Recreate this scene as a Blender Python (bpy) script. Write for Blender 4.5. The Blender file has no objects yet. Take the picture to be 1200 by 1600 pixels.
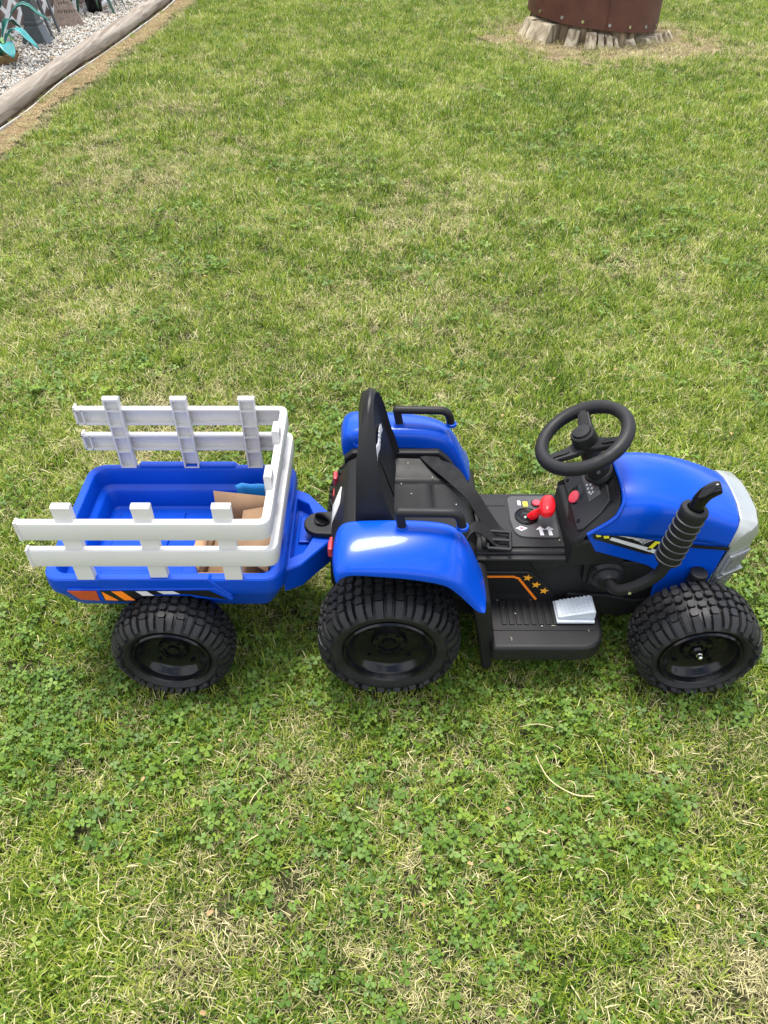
import bpy, bmesh, math, random
import numpy as np
from mathutils import Vector, Matrix
random.seed(7); rng=np.random.default_rng(7)
S=bpy.context.scene; C=S.collection
R=math.radians
# ------------------------------------------------------------- camera, sky, sun, exposure
cam=bpy.data.cameras.new('camera'); co=bpy.data.objects.new('camera',cam); C.objects.link(co)
co.location=(0,0,1.2); co.rotation_euler=(R(47.5),0,0)
cam.sensor_fit='VERTICAL'; cam.sensor_height=24; cam.lens=24*1202/1600; cam.clip_start=.02; cam.clip_end=400
S.camera=co
SUN_EL=R(76); SUN_AZ=R(-15)          # azimuth measured from +Y (behind the tractor), clockwise
w=bpy.data.worlds.new('World'); S.world=w; w.use_nodes=True
nt=w.node_tree; N=nt.nodes; L=nt.links
bg=N['Background']; bg.inputs[1].default_value=.15
sky=N.new('ShaderNodeTexSky'); sky.sky_type='NISHITA'; sky.sun_disc=False; sky.sun_elevation=SUN_EL; sky.sun_rotation=SUN_AZ
sky.air_density=1.0; sky.dust_density=2.0
tc=N.new('ShaderNodeTexCoord'); mp=N.new('ShaderNodeMapping'); mp.inputs['Scale'].default_value=(1.2,1.2,2.2)
cl=N.new('ShaderNodeTexNoise'); cl.inputs['Scale'].default_value=2.0; cl.inputs['Detail'].default_value=8; cl.inputs['Roughness'].default_value=.55
rp=N.new('ShaderNodeValToRGB'); rp.color_ramp.elements[0].position=.42; rp.color_ramp.elements[1].position=.56
mx=N.new('ShaderNodeMix'); mx.data_type='RGBA'; mx.inputs[7].default_value=(7.6,7.6,7.8,1)
L.new(tc.outputs['Generated'],mp.inputs[0]); L.new(mp.outputs[0],cl.inputs[0]); L.new(cl.outputs[0],rp.inputs[0])
L.new(rp.outputs[0],mx.inputs[0]); L.new(sky.outputs[0],mx.inputs[6]); L.new(mx.outputs[2],bg.inputs[0])
sl=bpy.data.lights.new('sun','SUN'); sl.energy=3.0; sl.angle=R(20); sl.color=(1,.96,.9)
so=bpy.data.objects.new('sun',sl); C.objects.link(so)
sd=Vector((math.sin(SUN_AZ)*math.cos(SUN_EL),math.cos(SUN_AZ)*math.cos(SUN_EL),math.sin(SUN_EL)))
so.rotation_euler=sd.to_track_quat('Z','Y').to_euler()
S.view_settings.view_transform='Standard'; S.view_settings.look='None'; S.view_settings.gamma=1
S.view_settings.use_curve_mapping=False; S.view_settings.exposure=0.95

# ------------------------------------------------------------- materials
def mat(name,col,rough=.5,spec=.5,metal=0,var=0,vscale=20,bump=0,bscale=200,coat=0,coatr=.05,dust=0):
    m=bpy.data.materials.new(name); m.use_nodes=True; nt=m.node_tree; b=nt.nodes['Principled BSDF']
    b.inputs['Base Color'].default_value=(*col,1); b.inputs['Roughness'].default_value=rough
    b.inputs['Specular IOR Level'].default_value=spec; b.inputs['Metallic'].default_value=metal
    b.inputs['Coat Weight'].default_value=coat; b.inputs['Coat Roughness'].default_value=coatr
    tc=nt.nodes.new('ShaderNodeTexCoord')
    if var:
        n=nt.nodes.new('ShaderNodeTexNoise'); n.inputs['Scale'].default_value=vscale; n.inputs['Detail'].default_value=5
        nt.links.new(tc.outputs['Object'],n.inputs[0])
        r=nt.nodes.new('ShaderNodeMapRange'); r.inputs[1].default_value=.3; r.inputs[2].default_value=.7
        r.inputs[3].default_value=1-var; r.inputs[4].default_value=1+var
        nt.links.new(n.outputs[0],r.inputs[0])
        mu=nt.nodes.new('ShaderNodeVectorMath'); mu.operation='SCALE'; mu.inputs[0].default_value=col
        nt.links.new(r.outputs[0],mu.inputs['Scale'])
        outc=mu.outputs[0]
        nt.links.new(outc,b.inputs['Base Color'])
        r2=nt.nodes.new('ShaderNodeMapRange'); r2.inputs[1].default_value=.3; r2.inputs[2].default_value=.7
        r2.inputs[3].default_value=max(0,rough*.85); r2.inputs[4].default_value=min(1,rough*1.2)
        nt.links.new(n.outputs[0],r2.inputs[0]); nt.links.new(r2.outputs[0],b.inputs['Roughness'])
    if bump:
        n=nt.nodes.new('ShaderNodeTexNoise'); n.inputs['Scale'].default_value=bscale; n.inputs['Detail'].default_value=3
        nt.links.new(tc.outputs['Object'],n.inputs[0])
        bp=nt.nodes.new('ShaderNodeBump'); bp.inputs['Strength'].default_value=1; bp.inputs['Distance'].default_value=bump
        nt.links.new(n.outputs[0],bp.inputs['Height']); nt.links.new(bp.outputs[0],b.inputs['Normal'])
    return m
BLUE=mat('blue_gloss_plastic',(.0005,.056,.43),.27,.2,coat=.16,coatr=.05,var=.04,vscale=6,bump=.00012,bscale=35)
BLUET=mat('blue_tub_plastic',(.0005,.052,.43),.32,.28,var=.05,vscale=8,bump=.0001,bscale=60)
BLK=mat('black_textured_plastic',(.010,.010,.011),.5,.3,var=.12,vscale=14,bump=.00010,bscale=1400)
BLKG=mat('black_gloss_plastic',(.005,.005,.006),.13,.3,var=.1,vscale=12,bump=.0001,bscale=40)
SEATM=mat('seat_plastic',(.009,.009,.0095),.52,.25,var=.12,vscale=9,bump=.00012,bscale=900)
TYRE=mat('tyre_plastic',(.012,.012,.013),.5,.35,var=.25,vscale=25,bump=.0002,bscale=500)
WHT=mat('white_rail_plastic',(.60,.585,.55),.42,.5,var=.03,vscale=10,bump=.0001,bscale=300)
SILV=mat('silver_plastic',(.37,.39,.375),.32,.5,metal=.5,var=.04,bump=.00005,bscale=600)
RED=mat('red_plastic',(.85,.012,.02),.3,.5,var=.05)
PINK=mat('pinkish_red_button',(.62,.05,.08),.4,.5,var=.08,vscale=300)
REDL=mat('red_lens',(.42,.035,.055),.3,.6,var=.05)
LENS=mat('headlight_lens',(.17,.17,.18),.25,.6,metal=.2,var=.25,vscale=400,bump=.0006,bscale=500)
GREYP=mat('pale_grey_pedal',(.50,.54,.58),.38,.5,var=.04)
CHR=mat('chrome_bolt',(.7,.7,.7),.2,.5,metal=1)
WEB=mat('belt_webbing',(.010,.010,.011),.75,.25,var=.15,vscale=60,bump=.0005,bscale=900)
DBLK=mat('decal_black',(.01,.01,.01),.3); DWHT=mat('decal_white',(.62,.62,.62),.35); DYEL=mat('decal_yellow',(.75,.68,.03),.35)
DORG=mat('decal_orange',(.9,.22,.015),.35); DREF=mat('orange_red_reflector',(.42,.065,.02),.3,var=.2,vscale=700,bump=.0004,bscale=600)
DGRY=mat('decal_grey',(.09,.09,.09),.3); DSTR=mat('decal_star_gold',(.80,.36,.03),.35)
CARD=mat('cardboard',(.25,.155,.09),.8,.2,var=.12,vscale=25,bump=.0002,bscale=200)
CARDL=mat('cardboard_light',(.38,.23,.13),.8,.2,var=.08,vscale=25)
BAGM=mat('light_blue_plastic',(.012,.20,.55),.3,.5,var=.1)

# ------------------------------------------------------------- mesh helpers
def empty(name,loc=(0,0,0),parent=None):
    o=bpy.data.objects.new(name,None); C.objects.link(o); o.location=loc; o.empty_display_size=.05
    if parent: o.parent=parent; 
    return o
def tag(o,label=None,cat=None,group=None,kind=None):
    if label: o['label']=label
    if cat: o['category']=cat
    if group: o['group']=group
    if kind: o['kind']=kind
    return o
class MB:
    def __init__(s): s.v=[]; s.f=[]
    def add(s,vs,fs):
        k=len(s.v); s.v+= [tuple(v) for v in vs]; s.f+=[tuple(i+k for i in f) for f in fs]; return s
    def box(s,x0,x1,y0,y1,z0,z1):
        return s.add([(x,y,z) for x in (x0,x1) for y in (y0,y1) for z in (z0,z1)],
          [(0,1,3,2),(4,6,7,5),(0,4,5,1),(2,3,7,6),(0,2,6,4),(1,5,7,3)])
    def prism(s,poly,a,b,axis='y'):
        n=len(poly)
        def P(p,t): return (p[0],t,p[1]) if axis=='y' else ((t,p[0],p[1]) if axis=='x' else (p[0],p[1],t))
        vs=[P(p,a) for p in poly]+[P(p,b) for p in poly]
        fs=[tuple(range(n))[::-1],tuple(range(n,2*n))]+[(i,(i+1)%n,(i+1)%n+n,i+n) for i in range(n)]
        return s.add(vs,fs)
    def grid(s,rows,close=False,cap=False):
        m=len(rows[0]); vs=[p for r in rows for p in r]; fs=[]
        for i in range(len(rows)-1):
            for j in range(m if close else m-1):
                j2=(j+1)%m; fs.append((i*m+j,i*m+j2,(i+1)*m+j2,(i+1)*m+j))
        if cap: fs.append(tuple(range(m))[::-1]); fs.append(tuple((len(rows)-1)*m+j for j in range(m)))
        return s.add(vs,fs)
    def tube(s,pts,r,n=12,cap=True):
        pts=[Vector(p) for p in pts]; rows=[]; up=None
        rr=r if isinstance(r,(list,tuple)) else [r]*len(pts)
        for i,p in enumerate(pts):
            d=(pts[min(i+1,len(pts)-1)]-pts[max(i-1,0)]).normalized()
            if up is None: up=d.orthogonal().normalized()
            up=(up-d*up.dot(d)).normalized(); sd=d.cross(up)
            rows.append([p+(up*math.cos(2*math.pi*k/n)+sd*math.sin(2*math.pi*k/n))*rr[i] for k in range(n)])
        return s.grid(rows,True,cap)
    def lathe(s,prof,M=Matrix(),n=48,cap=True):   # prof: (r,h) about local Z, M places it
        rows=[[M@Vector((r*math.cos(2*math.pi*k/n),r*math.sin(2*math.pi*k/n),h)) for k in range(n)] for r,h in prof]
        return s.grid(rows,True,cap)
    def ribbon(s,pts,side,w,t=.0016):
        rows=[]
        for i,(p,sdv) in enumerate(zip(pts,side)):
            p=Vector(p); sdv=Vector(sdv).normalized(); d=(Vector(pts[min(i+1,len(pts)-1)])-Vector(pts[max(i-1,0)])).normalized()
            n=d.cross(sdv).normalized()
            rows.append([p-sdv*w/2-n*t/2,p+sdv*w/2-n*t/2,p+sdv*w/2+n*t/2,p-sdv*w/2+n*t/2])
        return s.grid(rows,True,True)
    def build(s,name,m,parent=None,bevel=0,seg=3,smooth=35,sub=0,solid=0,loc=None,label=None,fix=True):
        me=bpy.data.meshes.new(name); me.from_pydata([tuple(v) for v in s.v],[],s.f); me.update()
        if fix:
            bm=bmesh.new(); bm.from_mesh(me); bmesh.ops.recalc_face_normals(bm,faces=bm.faces); bm.to_mesh(me); bm.free()
        me.shade_smooth()
        if not bevel and not sub: me.set_sharp_from_angle(angle=R(smooth))
        for mm in (m if isinstance(m,list) else [m]): me.materials.append(mm)
        o=bpy.data.objects.new(name,me); C.objects.link(o)
        if parent is not None:
            o.parent=parent
            # geometry is written in world coordinates: keep it there
            w=Vector((0,0,0)); q=parent
            while q is not None: w+=q.location; q=q.parent
            if fix is not None and loc is None: me.transform(Matrix.Translation(-w))
        if loc is not None: o.location=loc
        if solid:
            md=o.modifiers.new('solid','SOLIDIFY'); md.thickness=solid; md.offset=-1
        if bevel:
            md=o.modifiers.new('bevel','BEVEL'); md.width=bevel; md.segments=seg; md.limit_method='ANGLE'; md.angle_limit=R(30)
            md.harden_normals=False
            wn=o.modifiers.new('wn','WEIGHTED_NORMAL'); wn.keep_sharp=False
        if sub:
            md=o.modifiers.new('sub','SUBSURF'); md.levels=sub; md.render_levels=sub
        if label: o['label']=label
        return o
def smoothpath(pts,n=6):
    pts=[Vector(p) for p in pts]; out=[]
    for i in range(len(pts)-1):
        p0=pts[max(i-1,0)]; p1=pts[i]; p2=pts[i+1]; p3=pts[min(i+2,len(pts)-1)]
        for k in range(n):
            t=k/n; out.append(.5*((2*p1)+(-p0+p2)*t+(2*p0-5*p1+4*p2-p3)*t*t+(-p0+3*p1-3*p2+p3)*t**3))
    out.append(pts[-1]); return out
def fillet(pts,r,n=5):      # open polyline with rounded corners
    pts=[Vector(p) for p in pts]; out=[pts[0]]
    for i in range(1,len(pts)-1):
        a=(pts[i-1]-pts[i]); b=(pts[i+1]-pts[i]); ra=min(r,a.length*.45,b.length*.45)
        A=pts[i]+a.normalized()*ra; B=pts[i]+b.normalized()*ra
        for k in range(n+1):
            t=k/n; out.append(A*(1-t)**2+pts[i]*2*t*(1-t)+B*t*t)
    out.append(pts[-1]); return out
GZ=-.028          # soil level; the mown grass top is about z = 0

# ------------------------------------------------------------- ground
def ground_material():
    m=bpy.data.materials.new('soil_and_thatch'); m.use_nodes=True; nt=m.node_tree; b=nt.nodes['Principled BSDF']
    b.inputs['Roughness'].default_value=.95; b.inputs['Specular IOR Level'].default_value=.1
    g=nt.nodes.new('ShaderNodeNewGeometry')
    n=nt.nodes.new('ShaderNodeTexNoise'); n.inputs['Scale'].default_value=90; n.inputs['Detail'].default_value=6
    r=nt.nodes.new('ShaderNodeValToRGB'); e=r.color_ramp.elements
    e[0].position=.3; e[0].color=(.015,.015,.008,1); e[1].position=.72; e[1].color=(.15,.13,.06,1)
    x=r.color_ramp.elements.new(.5); x.color=(.04,.042,.018,1)
    nt.links.new(g.outputs['Position'],n.inputs[0]); nt.links.new(n.outputs[0],r.inputs[0]); nt.links.new(r.outputs[0],b.inputs['Base Color'])
    bp=nt.nodes.new('ShaderNodeBump'); bp.inputs['Distance'].default_value=.01; nt.links.new(n.outputs[0],bp.inputs['Height']); nt.links.new(bp.outputs[0],b.inputs['Normal'])
    return m
MB().add([(-60,-10,GZ),(60,-10,GZ),(60,120,GZ),(-60,120,GZ)],[(0,1,2,3)]).build('ground',ground_material()); tag(bpy.data.objects['ground'],kind='structure')
def soilmat(name,c0,c1,sc=60):
    m=bpy.data.materials.new(name); m.use_nodes=True; nt=m.node_tree; b=nt.nodes['Principled BSDF']
    b.inputs['Roughness'].default_value=.95; b.inputs['Specular IOR Level'].default_value=.1
    g=nt.nodes.new('ShaderNodeNewGeometry')
    n=nt.nodes.new('ShaderNodeTexNoise'); n.inputs['Scale'].default_value=sc; n.inputs['Detail'].default_value=8; n.inputs['Roughness'].default_value=.7
    r=nt.nodes.new('ShaderNodeValToRGB'); e=r.color_ramp.elements
    e[0].position=.35; e[0].color=(*c0,1); e[1].position=.65; e[1].color=(*c1,1)
    nt.links.new(g.outputs['Position'],n.inputs[0]); nt.links.new(n.outputs[0],r.inputs[0]); nt.links.new(r.outputs[0],b.inputs['Base Color'])
    bp=nt.nodes.new('ShaderNodeBump'); bp.inputs['Distance'].default_value=.012; nt.links.new(n.outputs[0],bp.inputs['Height']); nt.links.new(bp.outputs[0],b.inputs['Normal'])
    return m
def logx(y): return -2.03+.053*(y-4.3)+.012*math.sin(y*2.1)      # centre line of the border log
ys=np.linspace(2.2,10,40)
b=MB(); b.grid([[(logx(y)-.1,y,GZ+.004),(logx(y)+.19+.03*math.sin(y*5)+rng.uniform(-.03,.03),y,GZ+.004)] for y in np.linspace(2.2,10,220)])
tag(b.build('dirt_strip',soilmat('dry_dirt',(.11,.07,.035),(.34,.25,.14))),kind='structure')
b=MB(); b.grid([[(logx(y)-.02,y,GZ+.03),(-5,y,GZ+.03)] for y in ys])
tag(b.build('gravel_bed_ground',soilmat('gravel_base',(.12,.11,.10),(.30,.28,.25),120)),kind='structure')
b=MB(); n=40
ring=[(1.58+ (.80+.06*math.sin(3*a)+.04*math.sin(7*a))*math.cos(a)*1.08, 6.32+(.72+.05*math.cos(4*a))*math.sin(a), GZ+.004) for a in [2*math.pi*k/n for k in range(n)]]
b.add(ring,[tuple(range(n))]); tag(b.build('bare_soil',soilmat('bare_soil',(.10,.07,.04),(.30,.23,.14))),kind='structure')

# ------------------------------------------------------------- scatter
def scatter(name,pts,rot,scl,idx,templates,label):
    me=bpy.data.meshes.new(name); me.from_pydata([tuple(p) for p in pts],[],[])
    a=me.attributes.new('rot','FLOAT_VECTOR','POINT'); a.data.foreach_set('vector',np.asarray(rot,dtype=np.float32).ravel())
    a=me.attributes.new('scl','FLOAT','POINT'); a.data.foreach_set('value',np.asarray(scl,dtype=np.float32))
    a=me.attributes.new('idx','INT','POINT'); a.data.foreach_set('value',np.asarray(idx,dtype=np.int32))
    o=bpy.data.objects.new(name,me); C.objects.link(o); tag(o,label=label,kind='stuff')
    ng=bpy.data.node_groups.new(name,'GeometryNodeTree'); ng.interface.new_socket('Geometry',in_out='INPUT',socket_type='NodeSocketGeometry')
    ng.interface.new_socket('Geometry',in_out='OUTPUT',socket_type='NodeSocketGeometry')
    n=ng.nodes; l=ng.links; gi=n.new('NodeGroupInput'); go=n.new('NodeGroupOutput'); ip=n.new('GeometryNodeInstanceOnPoints'); jn=n.new('GeometryNodeJoinGeometry')
    for t in templates:
        oi=n.new('GeometryNodeObjectInfo'); oi.inputs['Object'].default_value=t; oi.inputs['As Instance'].default_value=True
        l.new(oi.outputs['Geometry'],jn.inputs[0])
    def at(nm,ty):
        q=n.new('GeometryNodeInputNamedAttribute'); q.data_type=ty; q.inputs['Name'].default_value=nm; return q.outputs['Attribute']
    l.new(gi.outputs[0],ip.inputs['Points']); l.new(jn.outputs[0],ip.inputs['Instance']); ip.inputs['Pick Instance'].default_value=True
    l.new(at('idx','INT'),ip.inputs['Instance Index']); l.new(at('rot','FLOAT_VECTOR'),ip.inputs['Rotation']); l.new(at('scl','FLOAT'),ip.inputs['Scale'])
    l.new(ip.outputs[0],go.inputs[0])
    md=o.modifiers.new('scatter','NODES'); md.node_group=ng
    return o
def vnoise(x,y,f,seed):
    r=np.random.default_rng(seed); G=r.random((256,256)); X=x*f+500; Y=y*f+500
    xi=np.floor(X).astype(int); yi=np.floor(Y).astype(int); u=X-xi; v=Y-yi; u=u*u*(3-2*u); v=v*v*(3-2*v)
    g=lambda a,b_:G[a%256,b_%256]
    return (g(xi,yi)*(1-u)+g(xi+1,yi)*u)*(1-v)+(g(xi,yi+1)*(1-u)+g(xi+1,yi+1)*u)*v
def fbm(x,y,f,seed): return vnoise(x,y,f,seed)*.5+vnoise(x,y,f*2.1,seed+1)*.3+vnoise(x,y,f*4.3,seed+2)*.2
# dry patches seen in the lawn: x, y, radius, strength
DRY=[(-1.15,3.45,.28,.9),(-1.6,3.0,.25,.7),(-1.2,4.6,.3,.7),(-.78,3.9,.3,.5),(.05,3.0,.35,.45),(-.1,2.3,.3,.35),(.03,.62,.13,.45),(-.06,.42,.12,.3),(.50,.30,.13,1.0),(-.18,.72,.1,.3),(.33,3.3,.3,.35),
     (.1,.33,.12,.35),(.95,2.6,.3,.35),(-.9,2.4,.3,.35),(.3,2.2,.25,.3),(-.55,1.75,.22,.45),(-.65,1.55,.15,.4),(.3,1.5,.2,.3),(2.5,5.9,.35,.8),(-1.45,3.9,.22,.8),(.5,.75,.08,.5),(-.33,.55,.09,.6),(-.25,.38,.1,.5)]
def dryness(x,y):
    d=np.clip((fbm(x,y,1.6,11)-.56)*3.2,0,1)*.38+np.clip((fbm(x,y,7,31)-.58)*4,0,1)*.32
    for px,py,r,s in DRY: d=d+s*np.exp(-((x-px)**2+(y-py)**2)/(r*r))*(.45+1.1*fbm(x,y,9,77))
    lx=-2.03+.053*(y-4.3)
    d=d+1.5*np.exp(-((x-lx-.17)/.10)**4)*(.55+.9*fbm(x,y,4,88))
    d=d+1.0*np.exp(-(((x-1.55)/.85)**2+((y-6.4)/.85)**2)**3)
    return np.clip(d,0,1.3)
def leafmat(name,cols,trans=.35,rough=.55,dry=True,spec=.35,hue_scale=1.6):
    """cols: ramp over a per-blade tint; a world noise shifts it in broad patches"""
    m=bpy.data.materials.new(name); m.use_nodes=True; nt=m.node_tree; n=nt.nodes; l=nt.links; b=n['Principled BSDF']
    b.inputs['Roughness'].default_value=rough; b.inputs['Specular IOR Level'].default_value=spec
    at=n.new('ShaderNodeAttribute'); at.attribute_name='tint'
    oi=n.new('ShaderNodeObjectInfo'); g=n.new('ShaderNodeNewGeometry')
    n1=n.new('ShaderNodeTexNoise'); n1.inputs['Scale'].default_value=hue_scale; n1.inputs['Detail'].default_value=6; n1.inputs['Roughness'].default_value=.65
    l.new(g.outputs['Position'],n1.inputs[0])
    a1=n.new('ShaderNodeMath'); a1.operation='MULTIPLY_ADD'; a1.inputs[1].default_value=.30; l.new(oi.outputs['Random'],a1.inputs[0])
    l.new(at.outputs['Fac'],a1.inputs[2])
    a2=n.new('ShaderNodeMath'); a2.operation='MULTIPLY_ADD'; a2.inputs[1].default_value=.9; l.new(n1.outputs[0],a2.inputs[0]); l.new(a1.outputs[0],a2.inputs[2])
    a3=n.new('ShaderNodeMath'); a3.operation='SUBTRACT'; a3.inputs[1].default_value=.60; l.new(a2.outputs[0],a3.inputs[0])
    r=n.new('ShaderNodeValToRGB'); e=r.color_ramp.elements
    while len(e)<len(cols): e.new(.5)
    for q,(p,c) in zip(e,cols): q.position=p; q.color=(*c,1)
    l.new(a3.outputs[0],r.inputs[0]); l.new(r.outputs[0],b.inputs['Base Color'])
    t=n.new('ShaderNodeBsdfTranslucent'); l.new(r.outputs[0],t.inputs['Color'])
    mx=n.new('ShaderNodeMixShader'); mx.inputs[0].default_value=trans
    l.new(b.outputs[0],mx.inputs[1]); l.new(t.outputs[0],mx.inputs[2]); l.new(mx.outputs[0],n['Material Output'].inputs[0])
    return m
GRN=leafmat('grass_blades',[(0.0,(.045,.105,.010)),(.3,(.160,.265,.020)),(.55,(.300,.395,.038)),(.8,(.46,.51,.09)),(.97,(.62,.59,.23))])
STRAW=leafmat('straw_blades',[(0.0,(.15,.13,.055)),(.4,(.36,.33,.14)),(.7,(.54,.49,.24)),(1,(.72,.65,.40))],.2,.7)
CLOV=leafmat('clover_leaves',[(0.0,(.065,.140,.018)),(.45,(.135,.235,.028)),(.8,(.28,.38,.045)),(.97,(.55,.54,.05))],.3,.5,hue_scale=2.0)
def template(name,v,f,tint,m):
    me=bpy.data.meshes.new(name); me.from_pydata(v,[],f); a=me.attributes.new('tint','FLOAT','POINT'); a.data.foreach_set('value',tint)
    me.shade_smooth(); me.materials.append(m); return bpy.data.objects.new(name,me)
def blade(V,F,T,x,y,h,wd,az,lean,curl,tint,z0=0):
    k=len(V); d=Vector((math.cos(az),math.sin(az),0)); s=Vector((-math.sin(az+random.uniform(-.6,.6)),math.cos(az),0))
    p=Vector((x,y,z0)); ang=lean; n=3; step=h/n
    for i in range(n):
        ww=wd*(1,.9,.65)[i]/2; V+= [tuple(p-s*ww),tuple(p+s*ww)]; T+=[tint]*2
        p=p+(d*math.sin(ang)+Vector((0,0,1))*math.cos(ang))*step; ang+=curl/n
    V.append(tuple(p)); T.append(tint)
    F+=[(k,k+1,k+3,k+2),(k+2,k+3,k+5,k+4),(k+4,k+5,k+6)]
def tuft(name,nb,rad,h0,h1,lean,m,w=(.0012,.0022),tint=(0,.8),flat=0,straw=0):
    V=[];F=[];T=[];MI=[]
    for _ in range(nb):
        a=random.uniform(0,6.28); r=rad*math.sqrt(random.random())
        blade(V,F,T,r*math.cos(a),r*math.sin(a),random.uniform(h0,h1),random.uniform(*w),random.uniform(0,6.28),abs(random.gauss(lean,.3)),random.gauss(.5,.5),random.uniform(*tint),flat*random.random())
    ns=int(nb*straw)
    for _ in range(ns):
        a=random.uniform(0,6.28); r=rad*math.sqrt(random.random())
        blade(V,F,T,r*math.cos(a),r*math.sin(a),random.uniform(h0,h1)*.8,random.uniform(.0007,.0014),random.uniform(0,6.28),abs(random.gauss(1.0,.35)),random.gauss(.3,.5),random.uniform(0,.9),.014*random.random())
    o=template(name,V,F,T,m)
    if ns:
        o.data.materials.append(STRAW)
        for k,pg in enumerate(o.data.polygons): pg.material_index=1 if k>=nb*3 else 0
    return o
TG=[tuft('grass_tuft',34,.031,.015,.034,.7,GRN,straw=.10) for _ in range(5)]+[tuft('grass_tuft',22,.020,.020,.039,.5,GRN,(.0018,.0030),(0,.6)) for _ in range(2)]+[tuft('grass_tuft',30,.030,.014,.031,.85,GRN,straw=.34) for _ in range(2)]
TS=[tuft('straw_tuft',34,.032,.010,.025,.95,STRAW,(.0008,.0016),(0,.9),.012) for _ in range(4)]
def clover(name,nc,rad):
    V=[];F=[];T=[]
    for _ in range(nc):
        a=random.uniform(0,6.28); r=rad*math.sqrt(random.random()); x,y=r*math.cos(a),r*math.sin(a); z=random.uniform(.012,.029)
        t=random.uniform(0,.6) if random.random()>.006 else 1.0
        s=random.uniform(.0045,.0085); a0=random.uniform(0,6.28); tx,ty=random.gauss(0,.28),random.gauss(0,.28)
        for q in range(3):
            an=a0+q*2.094+random.gauss(0,.12); c,sn=math.cos(an),math.sin(an); k=len(V); cup=random.uniform(.1,.5)
            loc=[(0,0,0),(.45,.38,cup*.35),(.95,.50,cup*.3),(1.22,.25,cup*.15),(1.12,0,0),(1.22,-.25,cup*.15),(.95,-.50,cup*.3),(.45,-.38,cup*.35)]
            for (u,v_,h) in loc:
                X=(u*c-v_*sn)*s; Y_=(u*sn+v_*c)*s; V.append((x+X,y+Y_,z+h*s+tx*X+ty*Y_)); T.append(t)
            F+=[(k,k+1,k+2,k+4),(k+2,k+3,k+4),(k,k+4,k+6,k+7),(k+4,k+5,k+6)]
        k=len(V); V+=[(x*.8-.0005,y*.8,0),(x*.8+.0005,y*.8,0),(x+.0005,y,z),(x-.0005,y,z)]; T+=[t]*4; F.append((k,k+1,k+2,k+3))
    return template(name,V,F,T,CLOV)
TC=[clover('clover_patch',8,.038) for _ in range(5)]
def sample(n,y0,y1,margin=.75):
    out=[]; 
    while sum(len(o) for o in out)<n:
        y=rng.uniform(y0,y1,n*2); hw=.5*(y*.737+.81)+margin; x=rng.uniform(-1,1,n*2)*(.5*(y1*.737+.81)+margin)
        k=np.abs(x)<hw; out.append(np.stack([x[k],y[k]],1))
    return np.concatenate(out)[:n]
def area(y0,y1,margin=.75): 
    f=lambda y:.5*(.737*y*y/2+.81*y)+margin*y
    return 2*(f(y1)-f(y0))
WHEELS=[(.562,.826,.113,.1,.085),(.009,.826,.128,.105,.103),(-.378,.828,.110,.095,.082)]   # x, near face y, radius, width, centre z
def keep(P,mode):
    x,y=P[:,0],P[:,1]; k=x>(-2.03+.053*(y-4.3)+.055+.0*y)
    for wx,wy,wr,ww,wz in WHEELS:
        for yy in (wy,2.1-wy-ww): k&=~((np.abs(x-wx)<.075)&(y>yy-.004)&(y<yy+ww+.004))
    k&=~(((x-1.525)**2+(y-6.6)**2)<.5**2)
    return k
def lawn():
    G=[];Sx=[];K=[]
    for y0,y1,dg,sc in ((-.25,1.3,4000,.95),(1.3,2.4,3000,1.0),(2.4,4,2000,1.15),(4,9.5,1150,1.40)):
        n=int(dg*area(y0,y1)); P=sample(n,y0,y1); P=P[keep(P,0)]; x,y=P[:,0],P[:,1]
        d=dryness(x,y); cm=fbm(x,y,2.6,51)+.35*(fbm(x,y,9,61)-.5)
        bias=.16*np.exp(-((x-.36)/.24)**2-((y-.60)/.24)**2)+.15*np.exp(-((x+.42)/.22)**2-((y-.76)/.16)**2)+.06*np.exp(-((x-.0)/.9)**2-((y-.95)/.25)**2)+.07*np.exp(-((x+.40)/.14)**2-((y-.45)/.14)**2)
        u=rng.random(len(P)); pc=np.clip((cm+bias-.52)*3.2,.04,.60)*(1-np.clip(d,0,1)*.75)
        pc=pc*np.clip(1.05-.20*y,.12,1)*(.68 if y0<2 else .75)
        isS=u<np.clip(.07+d*.70,0,.92); 
        lx=-2.03+.053*(y-4.3); nz=fbm(x,y,6,123); hole=(rng.random(len(P))<(1-.5*isS)*(np.clip(d-.55,0,.4)*.7+.75*np.clip((.235+.24*(nz-.5)-(x-lx))/.10,0,1)+.95*np.clip((.95+1.5*(nz-.5)-np.sqrt(((x-1.58)/.92)**2+((y-6.32)/.78)**2))*3,0,1)))
        isC=(rng.random(len(P))<pc)&~isS
        isG=(~isS)&(rng.random(len(P))>pc*.25)
        for arr,mk in ((Sx,isS&~hole),(G,isG&~hole),(K,isC&~hole)): 
            Q=P[mk]; arr.append((Q,np.full(len(Q),sc)))
    def emit(name,arr,T,label,zs=1,h=(.75,1.2)):
        P=np.concatenate([a[0] for a in arr]); s=np.concatenate([a[1] for a in arr])*rng.uniform(*h,len(P))
        s=s*(.72+.6*fbm(P[:,0],P[:,1],7,91))
        lx=-2.03+.053*(P[:,1]-4.3); s=np.where(P[:,0]-lx<.28,s*.7,s)
        under=(np.abs(P[:,1]-1.05)<.12)&(P[:,0]>-.6)&(P[:,0]<.62); s=np.where(under,s*.9,s)
        rot=np.stack([rng.normal(0,.12,len(P)),rng.normal(0,.12,len(P)),rng.uniform(0,6.28,len(P))],1)
        scatter(name,np.column_stack([P,np.full(len(P),GZ)]),rot,s,rng.integers(0,len(T),len(P)),T,label); print(name,len(P))
    emit('lawn_grass',G,TG,'short mown green grass covering the lawn'); emit('dry_grass',Sx,TS,'straw coloured dead grass among the green blades'); emit('clover',K,TC,'white clover leaves growing through the lawn',h=(.55,1.12))
lawn()
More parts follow.
